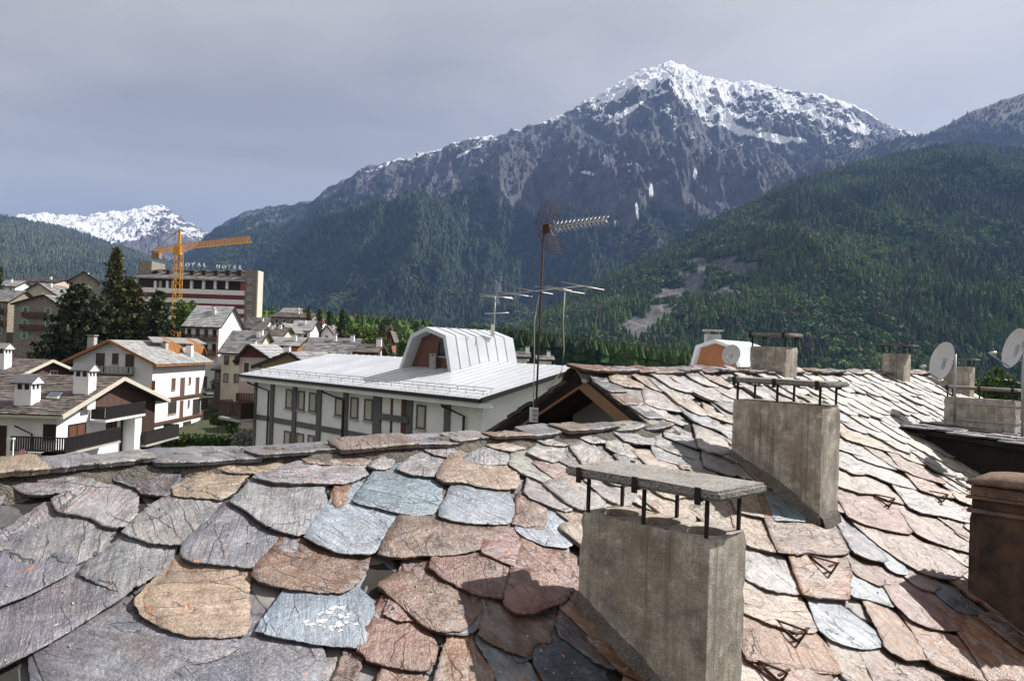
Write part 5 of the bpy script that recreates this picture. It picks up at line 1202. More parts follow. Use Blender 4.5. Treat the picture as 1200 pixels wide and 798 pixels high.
for x in (200, 300, 500, 600, 700, 800, 895):
    a0, a1, z0, zq = hr(x - 16, 150, x + 16, 178); MB().fb(fh, a0, a1, z0 - .3, zq, -6, -2.6).build('attic_dormer', DWOOD, hot)
    MB().fb(fh, a0 - .25, a1 + .25, zq, zq + .2, -6, -2.3).build('dormer_roof', SLATE_FAR, hot)
a0, a1, z0, zq = hr(60, 70, 172, 180); MB().fb(fh, a0, a1, -4, zq, -12, -2).build('stair_tower', STONEW, hot)
def letters(text, x0, x1, ybase, size):
    n = len(text)
    for i, c in enumerate(text):
        cu = bpy.data.curves.new('letter', 'FONT'); cu.body = c; cu.size = size; cu.extrude = .12; cu.offset = .03; to = bpy.data.objects.new('tmp', cu); COL.objects.link(to)
        bpy.context.view_layer.update(); me = bpy.data.meshes.new_from_object(to.evaluated_get(bpy.context.evaluated_depsgraph_get())); bpy.data.objects.remove(to); bpy.data.curves.remove(cu)
        px, py = zh(x0 + (x1 - x0) * i / (n - 1), ybase + (x0 + (x1 - x0) * i / (n - 1) - 600) * .03); a, z = fh.hit(px, py)
        o = link('sign_letter', me, simple('sign_white', (.85, .85, .85), .5, .05), hot); o.location = fh.P(a, z, -5.9) + ZU * .3 - ORG[hot.name]; o.rotation_euler = (math.pi / 2, 0, 0)
        ORG[o.name] = ORG[hot.name]; MB().bar(fh.P(a + .5, zat - .6, -6.1), fh.P(a + .5, z + .6, -6.1), .12).build('letter_stay', GALV, hot)
letters('ROYAL', 360, 562, 118, 1.7); letters('HOTEL', 672, 866, 128, 1.7)

# ---- tower crane
CP = pt(209.5, 300, 200); cz = ray(209.5, 289).z * 200; tip = pt(292, 280.5, 179); tail = pt(181, 294.5, 212.5)
cr = thing('tower_crane', 'orange lattice tower crane in front of the hotel', 'crane', (CP.x, CP.y, -6))
def lattice(name, p, q, w, bays, tri=False, mat=ORANGE, t=.13):
    p, q = Vector(p), Vector(q); d = (q - p).normalized(); up = ZU if abs(d.z) < .8 else Vector((0, 1, 0)); x = d.cross(up).normalized(); y = x.cross(d)
    off = [(-1, -1), (1, -1), (0, 1)] if tri else [(-1, -1), (1, -1), (1, 1), (-1, 1)]
    cs = [lambda k, o=o: p + (q - p) * k + x * (o[0] * w / 2) + y * (o[1] * w / 2) for o in off]; m = MB(); n = len(off)
    for c in cs: m.bar(c(0), c(1), t)
    for b in range(bays):
        for i in range(n):
            j = (i + 1) % n; k0, k1 = b / bays, (b + 1) / bays; m.bar(cs[i](k0), cs[j](k1) if b % 2 else cs[j](k1), t * .6); m.bar(cs[i](k1), cs[j](k1), t * .5)
    return m.build(name, mat, cr)
lattice('mast', (CP.x, CP.y, -6), (CP.x, CP.y, cz - .8), 1.6, 16); lattice('jib', Vector((CP.x, CP.y, cz)), tip, 1.3, 22, True); lattice('counter_jib', Vector((CP.x, CP.y, cz)), tail, 1.2, 9, True)
MB().obox((CP.x + .2, CP.y - 1.2, cz - 1.2), (1, 0, 0), (0, 1, 0), ZU, .8, .8, 1.0).build('cab', ORANGE, cr)
MB().bar((CP.x, CP.y, cz - .8), (CP.x, CP.y, cz + 4.2), .5).build('tower_head', ORANGE, cr)
MB().obox(tail + Vector((.8, -.4, -1.0)), (1, 0, 0), (0, 1, 0), ZU, 1.0, .8, 1.0).build('counterweight', simple('counterweight_concrete', (.30, .22, .15), .9), cr)
m = MB(); H_ = Vector((CP.x, CP.y, cz + 4.2))
for k in (.35, .8): m.tube([H_, Vector((CP.x, CP.y, cz)).lerp(tip, k) + ZU * .6], .05, 5)
m.tube([H_, tail + ZU * .6], .05, 5); m.build('stay_cables', IRON, cr)

# ---- smaller houses; px,py = gable apex or ridge point, Y = distance
def hse(label, xl, xr, yr_, ye, Y, l, wall, roofm, facing='cam', yaw=0., upper=None, wins=2, rows=2, balc=None, chim=1, fas=None, name='village_house', group=None, shing=True, depth_drop=None, apex=.5, seed=1, winm=None, shut=None, go=.6):
    """gable towards the camera ('cam'), or long eaves side towards it ('side')"""
    r = random.Random(seed); a = pt(xl, ye, Y); b = pt(xr, ye, Y); ze = (a.z + b.z) / 2; zr_ = pt((xl + xr) / 2, yr_, Y).z; w = b.x - a.x; eo = .5
    ca, sa = math.cos(yaw), math.sin(yaw); sh = dict(m=roofm, e=.6, w=.8, t=.06) if shing else None; um = MATS['grey_roof_underlay']; fas = fas or DWOOD
    if facing == 'cam': H = gabled(name, label, 'house', (a.x + eo, Y), (ca, sa), w - 2 * eo, l, ze, zr_, wall, um if shing else roofm, go, eo, .15, fas, sh, upper=upper, group=group, apex=apex); f = H['g']; ww = w - 2 * eo
    else: H = gabled(name, label, 'house', (b.x - .5, Y), (sa, ca), l, w - 1.0, ze, zr_ + (zr_ - ze) * .02, wall, um if shing else roofm, .5, .5, .15, fas, sh, upper=upper, group=group); f = H['l']; ww = w - 1.0
    hh = ze - H['zb']; st = 2.7
    for j in range(rows):
        zt = ze - .55 - j * st
        for i in range(wins):
            ac = ww * (i + .5) / wins; wn = min(1.0, ww / wins * .45); window(f, H['root'], ac - wn / 2, ac + wn / 2, zt - 1.35, zt, fm=winm or TRIM, shut=shut, mull=False)
    for (j, c0, c1, mat) in (balc or []):
        zt = ze - .55 - j * st; balcony(f, H['root'], ww * c0, ww * c1, zt - 2.0, .9, .95, mat, gap=.3)
    for k in range(chim):
        A, B, nn = H['sd'][r.randint(0, 1) if facing == 'cam' else 0]; Pq = A.lerp(B, r.uniform(.55, .8)) + H['ey'] * (H['len'] * r.uniform(.15, .6)); stack(H['root'], Pq, .55, Pq.z - 1, Pq.z + .85, WHITE)
    return H
GREEN = simple('green_shutter_paint', (.16, .36, .28), .6, .15)
hse('stone-walled house with two red balconies and green shutters beside the conifers', 14, 73, 345.6, 357, 170, 14, STONEW, SLATE_FAR, wins=2, rows=3, balc=[(0, .22, .72, RWOOD), (1, .18, .68, RWOOD)], shut=GREEN, seed=3, apex=.66)
hse('dark stone house with shaded balcony at the far left edge', -62, 12, 338, 352, 178, 12, STONEW, SLATE_FAR, 'side', wins=4, rows=3, balc=[(0, .3, .98, DWOOD), (1, .3, .98, DWOOD)], seed=5)
hse('pale gabled house just above the stone house with red balconies', 20, 70, 332, 346, 215, 12, CREAM, SLATE_FAR, wins=2, rows=2, seed=7)
hse('low buff house with flat-looking dark roof behind the pale gabled house', 17, 65, 325, 330, 245, 12, PINKP, SLATE_WARM, 'side', wins=4, rows=1, seed=9)
hse('brown stone house with dark gable left of the hotel', 79, 113, 318, 329, 235, 16, STONEW, SLATE_WARM, wins=2, rows=2, seed=11, yaw=.5)
hse('white house with grey slate roof at the far left skyline', -16, 20, 328, 335, 225, 9, WHITE, SLATE_PALE, 'side', wins=3, rows=1, seed=12)
H6 = hse('white house with red timber balcony tiers and pale slate roof, left of the hotel base', 214, 260, 358, 382, 150, 13, WHITE, SLATE_PALE, 'side', wins=4, rows=2, balc=[(0, .04, .98, RWOOD), (1, .04, .98, RWOOD)], seed=13, winm=RWOOD, chim=2)
hse('cream house with long dark slate roof below the hotel', 256, 300, 388, 413, 122, 12, CREAM, SLATE_FAR, 'side', wins=3, rows=2, seed=15, chim=2, winm=DWOOD)
hse('house with broad slate roof and white chimneys right of the hotel foot', 286, 330, 383, 396, 150, 12, CREAM, SLATE_WARM, 'side', wins=3, rows=1, seed=17, chim=3)
hse('chalet with pink wall and brown timber balcony under a pale roof', 276, 320, 404.5, 419, 97, 10, PINKP, SLATE_PALE, upper=RWOOD, wins=2, rows=1, balc=[(1, .0, .8, RWOOD)], seed=19, apex=.33)
hse('ochre house with black overhanging gable just behind the white building', 300, 370, 413.7, 429, 72, 11, OCHRE, SLATE_FAR, wins=2, rows=1, seed=21, fas=BLACK, go=1.2, apex=.62)
hse('orange timber gabled house under a broad blue-grey slate roof', 352, 416, 397, 413, 112, 11, OWOOD, SLATE_FAR, 'side', wins=3, rows=1, seed=23, upper=OWOOD, chim=2)
hse('white house with pale slate roof below the far dark-roofed terrace', 339, 366, 376, 387, 190, 9, WHITE, SLATE_PALE, 'side', wins=2, rows=1, seed=25)
hse('long far house with dark flat roof on the rise right of the hotel', 318, 366, 366, 372, 235, 12, STONEW, SLATE_WARM, 'side', wins=5, rows=1, seed=27)
hse('white gabled house between the hotel and the blue-grey slate roof', 317, 342, 379, 388, 168, 10, WHITE, SLATE_FAR, wins=1, rows=2, seed=29)
hse('small pale house on the skyline right of the hotel', 328, 352, 361, 366, 275, 8, GREYP, SLATE_PALE, 'side', wins=2, rows=1, seed=31)
hse('tiny house with red roof at the foot of the far conifers', 366, 380, 373.5, 379, 245, 8, WHITE, simple('red_roof_tiles', (.30, .09, .06), .8, .3), 'side', wins=2, rows=1, seed=33, shing=False, chim=0)
hse('white gabled house with dark roof near the far conifers', 374, 392, 382, 390, 200, 9, WHITE, SLATE_WARM, wins=1, rows=1, seed=35)
hse('dark shed with small chimney right of the orange timber house', 414, 444, 405, 413, 88, 6, DWOOD, SLATE_WARM, 'side', wins=1, rows=1, seed=37)
hse('red brick gable half hidden in green trees', 451, 462, 388, 395, 182, 7, simple('red_brick', (.30, .12, .08), .85, .3, 8), SLATE_WARM, wins=1, rows=1, seed=39, chim=0)
hse('low pale-roofed house seen over the end of the white building', 598, 622, 413.5, 419, 105, 8, WHITE, SLATE_FAR, 'side', wins=2, rows=1, seed=41)
hse('small flat-topped white house beside the antenna mast', 628, 650, 418, 422, 125, 8, WHITE, SLATE_PALE, 'side', wins=2, rows=1, seed=43)
hse('orange-dormered house with low pale roof behind the ochre house', 308, 352, 396, 405, 130, 9, OWOOD, SLATE_PALE, 'side', wins=2, rows=1, seed=45, upper=OWOOD, chim=2)
hse('white cottage at the hotel corner with brown lean-to roof', 284, 312, 372, 384, 215, 9, WHITE, SLATE_WARM, 'side', wins=2, rows=1, seed=47)
hse('small outbuilding with pale slates beside the pruned trees', 248, 270, 428, 433, 128, 6, STONEW, SLATE_PALE, 'side', wins=2, rows=1, seed=49, chim=0)

# ---- mansard dormer house beyond the ridge on the right
Yr = 62.; mh = thing('mansard_house', 'house with white mansard dormer and orange-brown front beyond the slate ridge', 'house', (pt(845, 430, Yr).x, Yr, -20))
prof = [pt(x, y, Yr) for x, y in ((808, 430), (815, 405), (836.5, 397.5), (860, 406), (868, 430))]; inn = [pt(x, y, Yr) for x, y in ((811.5, 430), (818, 407.5), (837, 401.5), (857, 408.5), (864, 430))]; bk = Vector((4.6, 6.2, 0))
m = MB()
for i in range(4): m.prism([prof[i], prof[i + 1], inn[i + 1], inn[i]], bk)
m.build('mansard_shell', METROOF, mh)
m = MB(); m.prism([p + Vector((.25, .5, 0)) for p in inn], Vector((0, .1, 0))); m.build('mansard_front', simple('orange_brown_cladding', (.33, .14, .06), .7, .2, 2), mh)
q0 = pt(800, 436, Yr); MB().box(q0.x - 3, q0.x + 12, Yr - 4, Yr + 10, -20, q0.z).build('wall', WHITE, mh)
Pq = pt(835, 397, Yr + 2); stack(mh, Pq, 1.1, Pq.z - .6, Pq.z + .35, GREYP)

# ================================================================== TREES, SHRUBS
def foliage_mat(name, c1, c2, c3):
    t = NT(name); ri = t.n('NewGeometry').outputs['Random Per Island']; r = t.n('ValToRGB', {'Fac': ri}); e = r.color_ramp.elements; e[0].color = c4(c1); e[1].color = c4(c3); m = e.new(.55); m.color = c4(c2)
    n = t.noise(t.obj(), .7, 3, .6); c = t.mix(1., r.outputs['Color'], t.ramp(n, .3, .7, (.62, .62, .62, 1), (1.3, 1.3, 1.3, 1)), 'MULTIPLY')
    t.p(Base_Color=c, Roughness=.7, Specular_IOR_Level=.25); t.p(Subsurface_Weight=0.0); return t.m
F_DARK = foliage_mat('dark_needles', (.018, .032, .013), (.040, .060, .022), (.085, .10, .032))
F_OLIVE = foliage_mat('olive_needles', (.034, .044, .015), (.075, .085, .027), (.15, .14, .045))
F_GREEN = foliage_mat('spring_leaves', (.05, .095, .016), (.10, .17, .028), (.17, .24, .045))
F_MID = foliage_mat('mid_green_leaves', (.03, .06, .015), (.055, .10, .022), (.09, .14, .035))
F_RED = foliage_mat('copper_leaves', (.06, .02, .018), (.10, .035, .028), (.14, .06, .04))
F_PINK = foliage_mat('pink_blossom', (.30, .12, .16), (.50, .26, .32), (.65, .45, .48))
F_SILVER = foliage_mat('silver_leaves', (.16, .18, .15), (.26, .28, .24), (.36, .38, .33))
BARK = simple('bark', (.075, .055, .042), .95, .4, 6, .6, 20)
def leaf_faces(c, r, n, size, ax=None, flat=.5):
    """n random triangles/quads about centres c (k,3)"""
    k = len(c); idx = r.randint(0, k, n); C = c[idx] + r.normal(0, size * .55, (n, 3)); a = r.normal(0, 1, (n, 3)); a /= np.linalg.norm(a, axis=1)[:, None]
    b = r.normal(0, 1, (n, 3)); b[:, 2] *= flat; b = np.cross(a, b); b /= np.linalg.norm(b, axis=1)[:, None] + 1e-9; s = size * r.uniform(.5, 1.15, (n, 1))
    return np.stack([C - a * s, C + b * s * .55, C + a * s, C - b * s * .55], 1).reshape(-1, 3)
def quads_obj(name, V_, mat, parent):
    n = len(V_) // 4; me = bpy.data.meshes.new(name); o = ORG[parent.name]; V_ = V_ - np.array(o)[None]
    me.vertices.add(len(V_)); me.vertices.foreach_set('co', V_.astype(np.float32).ravel()); me.loops.add(n * 4); me.loops.foreach_set('vertex_index', np.arange(n * 4, dtype=np.int32)); me.polygons.add(n); me.polygons.foreach_set('loop_start', np.arange(0, n * 4, 4, dtype=np.int32)); me.update(calc_edges=True)
    return link(name, me, mat, parent)
def conifer(label, px, ytop, Y, rad, mat=F_DARK, seed=1, n=9000, zb=None, name='conifer_tree', group=None, leaf=None, dens=1., taper=.8):
    T = pt(px, ytop, Y); zb = ghs(T.x, T.y) - .2 if zb is None else zb; H = T.z - zb; r = np.random.RandomState(seed)
    root = thing(name, label, 'tree', (T.x, T.y, zb), group); m = MB(); m.tube([(T.x, T.y, zb), (T.x + .1, T.y, zb + H * .5), (T.x, T.y, T.z - .3)], max(.12, H * .016), 8, .03)
    cs = []; lv = int(H / .55)
    for i in range(lv):
        k = (i + .5) / lv; z = zb + H * (.10 + .90 * k); R = rad * (1 - k) ** taper * (.75 + .5 * r.rand()) + .12
        nb = 6 + r.randint(4); a0 = r.rand() * 6.28
        for b in range(nb):
            if r.rand() > dens: continue
            a = a0 + 6.28 * b / nb + r.normal(0, .2); L_ = R * r.uniform(.6, 1.15); dr = r.uniform(.12, .38)
            st = max(2, int(L_ / .4)); t = (np.arange(st) + .6) / st
            cs.append(np.stack([T.x + np.cos(a) * L_ * t, T.y + np.sin(a) * L_ * t, z - dr * L_ * t ** 1.4 + .1 * L_ * t], 1))
            if L_ > .8 and i % 2 == 0: m.tube([(T.x, T.y, z), (T.x + math.cos(a) * L_ * .9, T.y + math.sin(a) * L_ * .9, z - dr * L_ * .8)], .05, 4, .015, False)
    m.build('trunk', BARK, root, fix=False); cs = np.vstack(cs)
    quads_obj('crown', leaf_faces(cs, r, n, leaf or max(.22, rad * .075), flat=.35), mat, root); return root
def broadleaf(label, px, ytop, Y, rad, mat=F_GREEN, seed=1, n=6000, zb=None, name='broadleaf_tree', hcrown=None, group=None, leaf=.3, cat='tree'):
    T = pt(px, ytop, Y); zb = ghs(T.x, T.y) - .2 if zb is None else zb; H = T.z - zb; r = np.random.RandomState(seed); root = thing(name, label, cat, (T.x, T.y, zb), group)
    hc = hcrown or H * .65; m = MB(); m.tube([(T.x, T.y, zb), (T.x + .15, T.y, zb + (H - hc) * .6), (T.x, T.y, zb + H - hc * .45)], max(.05, H * .022), 8, max(.025, H * .008)); cs = []
    for i in range(26):
        u = r.normal(0, 1, 3); u /= np.linalg.norm(u); c = np.array([T.x, T.y, zb + H - hc / 2]) + u * np.array([rad * .66, rad * .66, hc * .34]) * r.rand() ** .4; lob = rad * r.uniform(.24, .42)
        k = r.normal(0, 1, (26, 3)); k /= np.linalg.norm(k, axis=1)[:, None]; cs.append(c + k * lob * r.uniform(.55, 1, (26, 1)))
        m.tube([(T.x, T.y, zb + H - hc * .85), tuple(c * .5 + .5 * np.array([T.x, T.y, zb + H - hc * .6])), tuple(c)], max(.02, H * .007), 4, .012, False)
    m.build('trunk', BARK, root, fix=False); quads_obj('crown', leaf_faces(np.vstack(cs), r, n, leaf, flat=.9), mat, root); return root
conifer('tall conifer with slender pointed spire above the tree clump', 137, 291, 136, 4.6, F_OLIVE, 1, 11000, taper=.62)
conifer('broad dark conifer at the left of the clump, beside the stone house', 92, 333, 130, 6.4, F_DARK, 2, 15000, taper=.42)
conifer('bushy olive-green conifer in the middle of the clump', 152, 326, 128, 5.6, F_OLIVE, 3, 15000, taper=.40)
conifer('dark conifer at the right of the clump, below the crane', 187, 342, 126, 4.4, F_DARK, 4, 12000, taper=.42)
conifer('dark conifer filling the gap low between the clump trees', 120, 348, 124, 5.2, F_DARK, 5, 12000, taper=.38)
for i, (x, y, Y, rad, f, lab) in enumerate(((401, 363, 165, 3.6, F_DARK, 'tall dark conifer standing left of the bright green tree'), (386, 364, 205, 3.2, F_DARK, 'dark conifer rising behind the white gabled dark-roofed house'), (374, 362, 215, 3., F_DARK, 'pointed conifer left of the pair above the far houses'), (362, 360, 225, 3., F_OLIVE, 'olive conifer above the tiny red-roofed house'), (447, 378, 178, 3.6, F_OLIVE, 'brownish conifer right of the bright green tree'), (1, 312, 205, 3., F_DARK, 'dark conifer at the left edge above the white house'), (420, 382, 240, 3., F_DARK, 'small far conifer behind the bright green tree'), (463, 385, 235, 3., F_OLIVE, 'far conifer near the mansard dormer'))):
    conifer(lab, x, y, Y, rad, f, 20 + i, 5000)
for i, (x, y, Y, rad, f, lab, n) in enumerate(((429, 373, 150, 3.9, F_GREEN, 'bright spring-green tree behind the white building roof', 9000), (413, 384, 158, 2.6, F_MID, 'mid-green tree just left of the bright green one', 5000), (443, 395, 140, 2.4, F_GREEN, 'small yellow-green tree under the brownish conifer', 4000), (458, 397, 135, 2.6, F_MID, 'green bushy tree near the mansard dormer', 5000), (474, 392, 160, 2.2, F_GREEN, 'pale green tree tucked behind the mansard dormer', 4000), (14, 322, 240, 4., F_RED, 'copper-red tree above the far left roofs', 5000), (54, 322, 262, 3.6, F_GREEN, 'light green tree above the buff house at the left', 5000), (68, 332, 225, 3., F_MID, 'green tree between the pale gable and the clump', 4500), (219, 347, 195, 4.2, F_GREEN, 'green tree at the foot of the crane mast', 6000), (243, 362, 190, 3.2, F_GREEN, 'green tree in front of the hotel stripes', 5000), (1165, 424, 95, 4.2, F_GREEN, 'round yellow-green tree beyond the strapped chimney', 9000), (1195, 430, 90, 3.2, F_MID, 'green tree at the right edge beyond the dishes', 7000), (1143, 428, 110, 2.8, F_MID, 'darker green tree left of the round yellow-green one', 5000), (648, 421, 110, 1.6, F_MID, 'small green tree beside the antenna mast', 3000))):
    broadleaf(lab, x, y, Y, rad, f, 60 + i, n)
for i, (x, lab) in enumerate(((257, 'pruned green street tree nearest the white house'), (277, 'middle one of three pruned green street trees'), (292, 'pruned green street tree nearest the white building'))):
    broadleaf(lab, x, 443 + i, 136, 1.75, F_GREEN, 90 + i, 2600, hcrown=2.2, leaf=.22, group='pruned street trees')
def hedge(label, p0, p1, w, h, zb, mat, seed, name='hedge', n=9000, leaf=.16):
    r = np.random.RandomState(seed); p0, p1 = Vector(p0), Vector(p1); c = (p0 + p1) / 2; root = thing(name, label, 'hedge', (c.x, c.y, zb)); d = (p1 - p0); L_ = d.length; d.normalize(); s = Vector((d.y, -d.x, 0))
    m = MB(); m.obox((c.x, c.y, zb + h * .45), d, s, ZU, L_ / 2, w * .42, h * .43); m.build('twigs', simple('hedge_core', (.02, .03, .012), .95), root)
    k = 3000; a = r.uniform(0, L_, k); b = r.uniform(-1, 1, k); z = r.uniform(0, 1, k); sel = r.randint(0, 3, k); b = np.where(sel == 0, -1, np.where(sel == 1, 1, b)) * w / 2 * r.uniform(.85, 1.08, k); z = np.where(sel == 2, 1, z) * h * r.uniform(.93, 1.06, k)
    cs = np.array(p0)[None] * [1, 1, 0] + a[:, None] * np.array(d) + b[:, None] * np.array(s) + np.stack([0 * z, 0 * z, zb + z], 1)
    quads_obj('leaves', leaf_faces(cs, r, n, leaf, flat=.9), mat, root)
pa, pb = hitz(150, 520, -12.3), hitz(292, 512, -12.3)
hedge('long clipped dark green hedge below the white house', (-36, 84, 0), (-26.5, 86, 0), 2.2, 2.1, ghs(-30, 85), F_MID, 5, n=12000)
hedge('short dark hedge below the black-balcony chalet', (-38, 83, 0), (-44, 79, 0), 2., 2., ghs(-40, 80), F_MID, 6, n=7000)
broadleaf('yellowish shrub beside the white house corner', 255, 484, 103, 1.2, F_GREEN, 101, 2500, hcrown=1.8, leaf=.16, name='shrub', cat='shrub')
broadleaf('dark green shrub beside the lane', 268, 476, 112, 1.5, F_MID, 102, 2500, hcrown=2.2, leaf=.16, name='shrub', cat='shrub')
broadleaf('leafy shrub under the wooden balcony of the white building', 272, 484, 92, 1.2, F_MID, 103, 2500, hcrown=2.4, leaf=.15, name='shrub', cat='shrub')
broadleaf('silvery shrub at the foot of the white building', 286, 504, 74, 1.4, F_SILVER, 104, 2500, hcrown=1.6, leaf=.16, name='shrub', cat='shrub')
broadleaf('pink blossoming bush rising over the ridge at the left', 27, 527, 41, .55, F_PINK, 105, 1500, hcrown=1.0, leaf=.07, name='flowering_bush', cat='bush', zb=-8)
# lane and yard
def strip(name, pts, wid, mat, lift=.05):
    vs_, n = [], len(pts)
    for i, p in enumerate(pts):
        d = (Vector(pts[min(i + 1, n - 1)]) - Vector(pts[max(i - 1, 0)])).normalized(); s = Vector((d.y, -d.x))
        for k in (-1, 1): x, y = p[0] + s.x * wid / 2 * k, p[1] + s.y * wid / 2 * k; vs_.append((x, y, ghs(x, y) + lift + .2))
    m = MB(); m.add(vs_, [(2 * i, 2 * i + 1, 2 * i + 3, 2 * i + 2) for i in range(n - 1)]); o = m.build(name, mat); o['kind'] = 'structure'
ASPH = simple('asphalt', (.11, .11, .115), .9, .25, .8, .3, 20)
strip('lane', [(-70 + i * 3.2, 98 - .0 * i + (i * .25 if i > 9 else 0)) for i in range(20)], 4.5, ASPH); strip('street', [(-62 + i * 3, 143 + i * .6) for i in range(18)], 6, ASPH, .06)
# van
vp = pt(262, 475, 139); van = thing('delivery_van', 'small white delivery van parked behind the pruned trees', 'van', (vp.x, vp.y, ghs(vp.x, vp.y) + .3)); zv = van.location.z
m = MB(); m.prism([(vp.x - .95, vp.y - 2.3, zv + .35), (vp.x - .95, vp.y - 2.3, zv + 1.1), (vp.x - .95, vp.y - 1.6, zv + 1.25), (vp.x - .95, vp.y - .9, zv + 2.1), (vp.x - .95, vp.y + 2.3, zv + 2.2), (vp.x - .95, vp.y + 2.3, zv + .35)], (1.9, 0, 0)); m.build('body', simple('white_van_paint', (.75, .76, .77), .3, .05), van)
m = MB(); m.prism([(vp.x - .8, vp.y - 1.575, zv + 1.27), (vp.x + .8, vp.y - 1.575, zv + 1.27), (vp.x + .75, vp.y - .93, zv + 2.02), (vp.x - .75, vp.y - .93, zv + 2.02)], (0, -.03, .02)); m.build('windscreen', GLASS, van)
m = MB(); m.box(vp.x + .945, vp.x + .97, vp.y - 1.0, vp.y - .1, zv + 1.25, zv + 1.9); m.build('side_window', GLASS, van)
for sx in (-1, 1):
    m = MB(); m.box(vp.x + sx * .7 - .18, vp.x + sx * .7 + .18, vp.y - 2.33, vp.y - 2.29, zv + .75, zv + .95); m.build('headlight', TRIM, van)
    for dy in (-1.5, 1.5): m = MB(); m.tube([(vp.x + sx * .95 - .12, vp.y + dy, zv + .33), (vp.x + sx * .95 + .02, vp.y + dy, zv + .33)], .33, 14); m.build('wheel', BLACK, van)
# lamp post
lp = pt(15.5, 516, 40); lm = thing('street_lamp', 'slim grey street lamp at the far left below the chalet', 'lamp', (lp.x, lp.y, ghs(lp.x, lp.y)))
MB().tube([(lp.x, lp.y, ghs(lp.x, lp.y)), (lp.x, lp.y, lp.z)], .06, 8, .04).build('pole', GALV, lm); MB().obox((lp.x - .12, lp.y, lp.z + .06), (1, 0, .15), (0, 1, 0), (-.15, 0, 1), .17, .09, .05).build('lamp_head', TRIM, lm)

# ================================================================== ANTENNAS AND DISHES
ALU = simple('aluminium_rod', (.52, .52, .50), .45, .2, 20, metal=.4)
YA = 10.2; b0 = pt(627.5, 495, YA); t0 = pt(637.5, 264, YA)
an = thing('tv_antenna_mast', 'rusty television mast with grid-backed aerial on top, at the timber gable', 'antenna', tuple(b0))
MB().tube([b0, b0.lerp(t0, .5), t0], .0125, 8).build('mast', RUST, an)
def P_(x, y, dy=0): return pt(x, y, YA + dy)
hub = P_(641, 268); end = P_(710, 258, -.45)
MB().tube([hub, end], .010, 6).build('boom', ALU, an)
bd = (end - hub).normalized(); sd = Vector((0, 0, 1)).cross(bd).normalized(); ud = bd.cross(sd)
for i in range(13):   # X-shaped directors
    c = hub + (end - hub) * (.14 + .86 * i / 12); m = MB(); s = .075 - .002 * i
    for a, b in (((-1, 1), (.0, 0)), ((1, 1), (0, 0)), ((-1, -1), (0, 0)), ((1, -1), (0, 0))): m.tube([c, c + bd * .02 + sd * a[0] * s * .7 + ud * a[1] * s], .004, 5)
    m.build('director', ALU, an)
for sg in (1, -1):    # two reflector grids in a V
    m = MB(); base = hub - bd * .03 + ud * .03 * sg; upv = (ud * sg * .92 + bd * .42).normalized()
    for k in range(9): q = base + upv * (.31 * k / 8); m.tube([q - sd * .24, q + sd * .24], .0035, 4)
    for k in range(5): q = base + sd * (-.24 + .48 * k / 4); m.tube([q, q + upv * .31], .0035, 4)
    m.build('reflector_grid', RUST, an)
MB().obox(hub, bd, sd, ud, .05, .03, .05).build('clamp', RUST, an); MB().tube([hub + bd * .05 - ud * .02, hub + bd * .09 - ud * .10, hub + bd * .16 - ud * .10, hub + bd * .19 - ud * .01], .006, 5).build('dipole', ALU, an)
y0, y1 = P_(583, 346, .35), P_(683, 335.5, -.35)
ya = thing('vhf_yagi_aerial', 'wide pale rod aerial crossing the mast below the grid aerial', 'antenna', tuple(P_(631, 342)))
MB().tube([y0, y1], .009, 6).build('boom', ALU, ya)
for cx_, cy_, x0, y0_, x1, y1_ in ((582, 347, 561.5, 344, 601.5, 350.5), (602, 344, 582, 341.5, 623.5, 348), (627, 341.5, 606, 337.5, 648, 345), (652, 339, 626.5, 335.5, 685, 344.3), (662, 338, 638.5, 335, 670, 341), (683, 335.5, 658, 330.5, 708, 340)):
    m = MB(); m.tube([P_(x0, y0_), P_(x1, y1_)], .0065, 6); m.build('element', ALU, ya)
MB().tube([P_(662, 341), P_(660, 375), P_(661, 410), P_(658, 435), P_(645, 452), P_(631, 457), P_(628, 452)], .006, 5).build('loop_cable', simple('pale_cable', (.55, .54, .50), .6), ya)
MB().tube([P_(632, 345), P_(626.5, 375), P_(626, 430), P_(625, 480)], .006, 5).build('mast_cable', MATS['pale_cable'], ya)
jb = thing('junction_box', 'small white cable box on the timber gable at the mast foot', 'box', tuple(P_(625.5, 492)))
MB().obox(P_(625.5, 486), (1, 0, 0), (0, 1, 0), ZU, .055, .04, .09).build('case', TRIM, jb); m = MB()
for k in range(3): m.obox(P_(627 + k * .01, 481 + k * 5, -.045), (1, 0, 0), (0, 1, 0), ZU, .03, .006, .015)
m.build('connectors', GALV, jb)
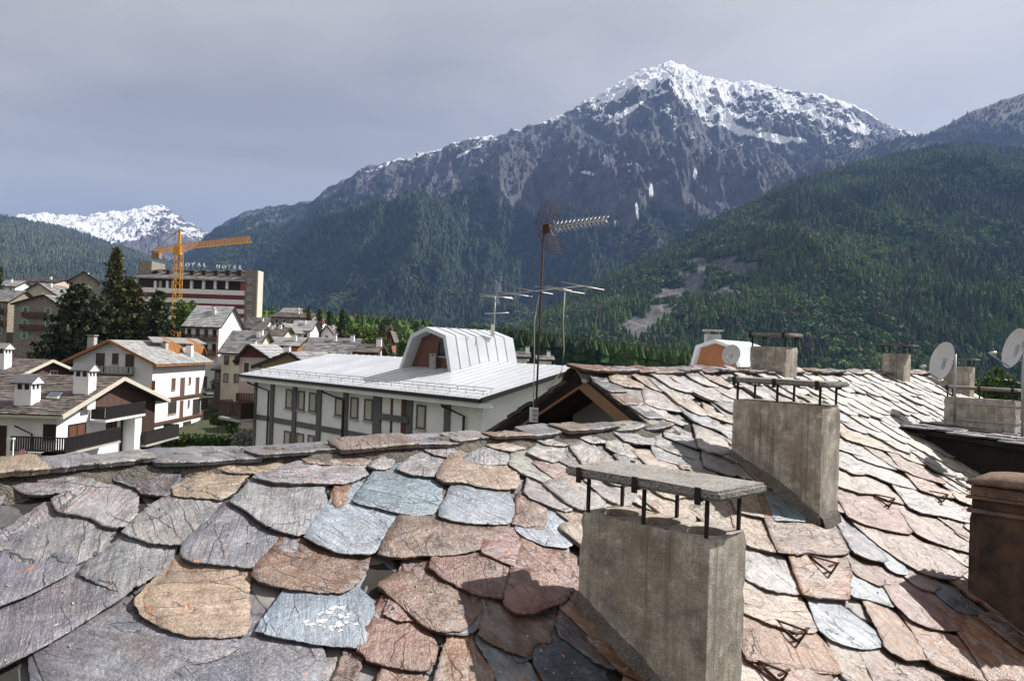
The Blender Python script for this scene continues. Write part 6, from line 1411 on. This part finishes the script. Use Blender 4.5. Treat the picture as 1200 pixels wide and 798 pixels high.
# far aerial on the mansard roof of the white building
Yf2 = 47; q = lambda x, y: pt(x, y, Yf2); fa = thing('roof_aerial', 'thin distant rod aerial beside the white mansard dormer', 'antenna', tuple(q(580, 392)))
MB().tube([q(579, 395), q(580.5, 347)], .03, 6).build('mast', ALU, fa); MB().tube([q(568, 367.5), q(596.5, 366.5)], .025, 5).build('element', ALU, fa); MB().tube([q(564, 347), q(600, 349)], .025, 5).build('element', ALU, fa); MB().obox(q(577, 387), (1, 0, 0), (0, 1, 0), ZU, .1, .1, .35).build('amplifier', DISHG, fa)
def dish(label, c, nrm, R, mastp, arm_to, back=None):
    root = thing('satellite_dish', label, 'satellite dish', tuple(mastp[0])); nrm = Vector(nrm).normalized(); x = nrm.cross(ZU).normalized(); y = x.cross(nrm); m = MB(); N, K = 28, 6
    for side, off in ((1, 0), (-1, -.012)):
        b = len(m.v)
        for k in range(K + 1):
            rr_ = R * k / K
            for i in range(N): a = 2 * math.pi * i / N; m.v.append(tuple(c + x * math.cos(a) * rr_ * .92 + y * math.sin(a) * rr_ + nrm * ((rr_ / R) ** 2 * R * .17 + off)))
        for k in range(K):
            for i in range(N): j = (i + 1) % N; f = (b + k * N + i, b + k * N + j, b + k * N + N + j, b + k * N + N + i); m.f.append(f if side > 0 else f[::-1]); m.sm.append(True)
    m.build('reflector', DISHG, root, fix=False)
    MB().tube(mastp, .022, 8).build('mast', GALV, root); low = c - y * R * .93 + nrm * R * .14; tipq = c + nrm * R * 1.25 - y * R * .55
    MB().tube([low, tipq], .012, 6).build('feed_arm', GALV, root); MB().tube([tipq - nrm * .03 + y * .0, tipq - nrm * .12 + y * .03], .03, 10).build('feed_horn', DISHG, root)
    MB().obox(c - nrm * .06 - y * .05, x, nrm, y, .05, .07, .12).build('bracket', GALV, root); MB().bar(c - nrm * .1, mastp[-1] - ZU * .12, .035).build('tilt_bar', GALV, root)
c = pt(1107, 424, 14.6); dish('pale satellite dish on a square grey pole near the ridge end', c, (-.98, -.12, .22), .36, [pt(1118.5, 495, 14.2), pt(1119.5, 415, 14.2)], None)
c = pt(1192, 409, 13.2); dish('pale satellite dish with feed arm cut by the right edge', c, (-.97, .05, .25), .34, [pt(1198, 512, 13.0), pt(1199, 400, 13.0)], None)
c = pt(857.5, 416, 40); dish('white satellite dish in front of the orange-brown mansard front', c, (-.60, -.75, .25), .52, [pt(862, 440, 40.3), pt(862, 417, 40.3)], None)
lv = pt(1197, 400, 13.0); 
# power line across the right hillside
w0, w1 = pt(770, 424, 780), pt(1340, 350, 160); cat_ = [w0.lerp(w1, k / 24) - ZU * 9 * 4 * (k / 24) * (1 - k / 24) * .12 for k in range(25)]
m = MB(); m.tube(cat_, .035, 5); o = m.build('power_line', IRON); tag(o, 'thin black overhead wire across the wooded hill at right', 'wire')
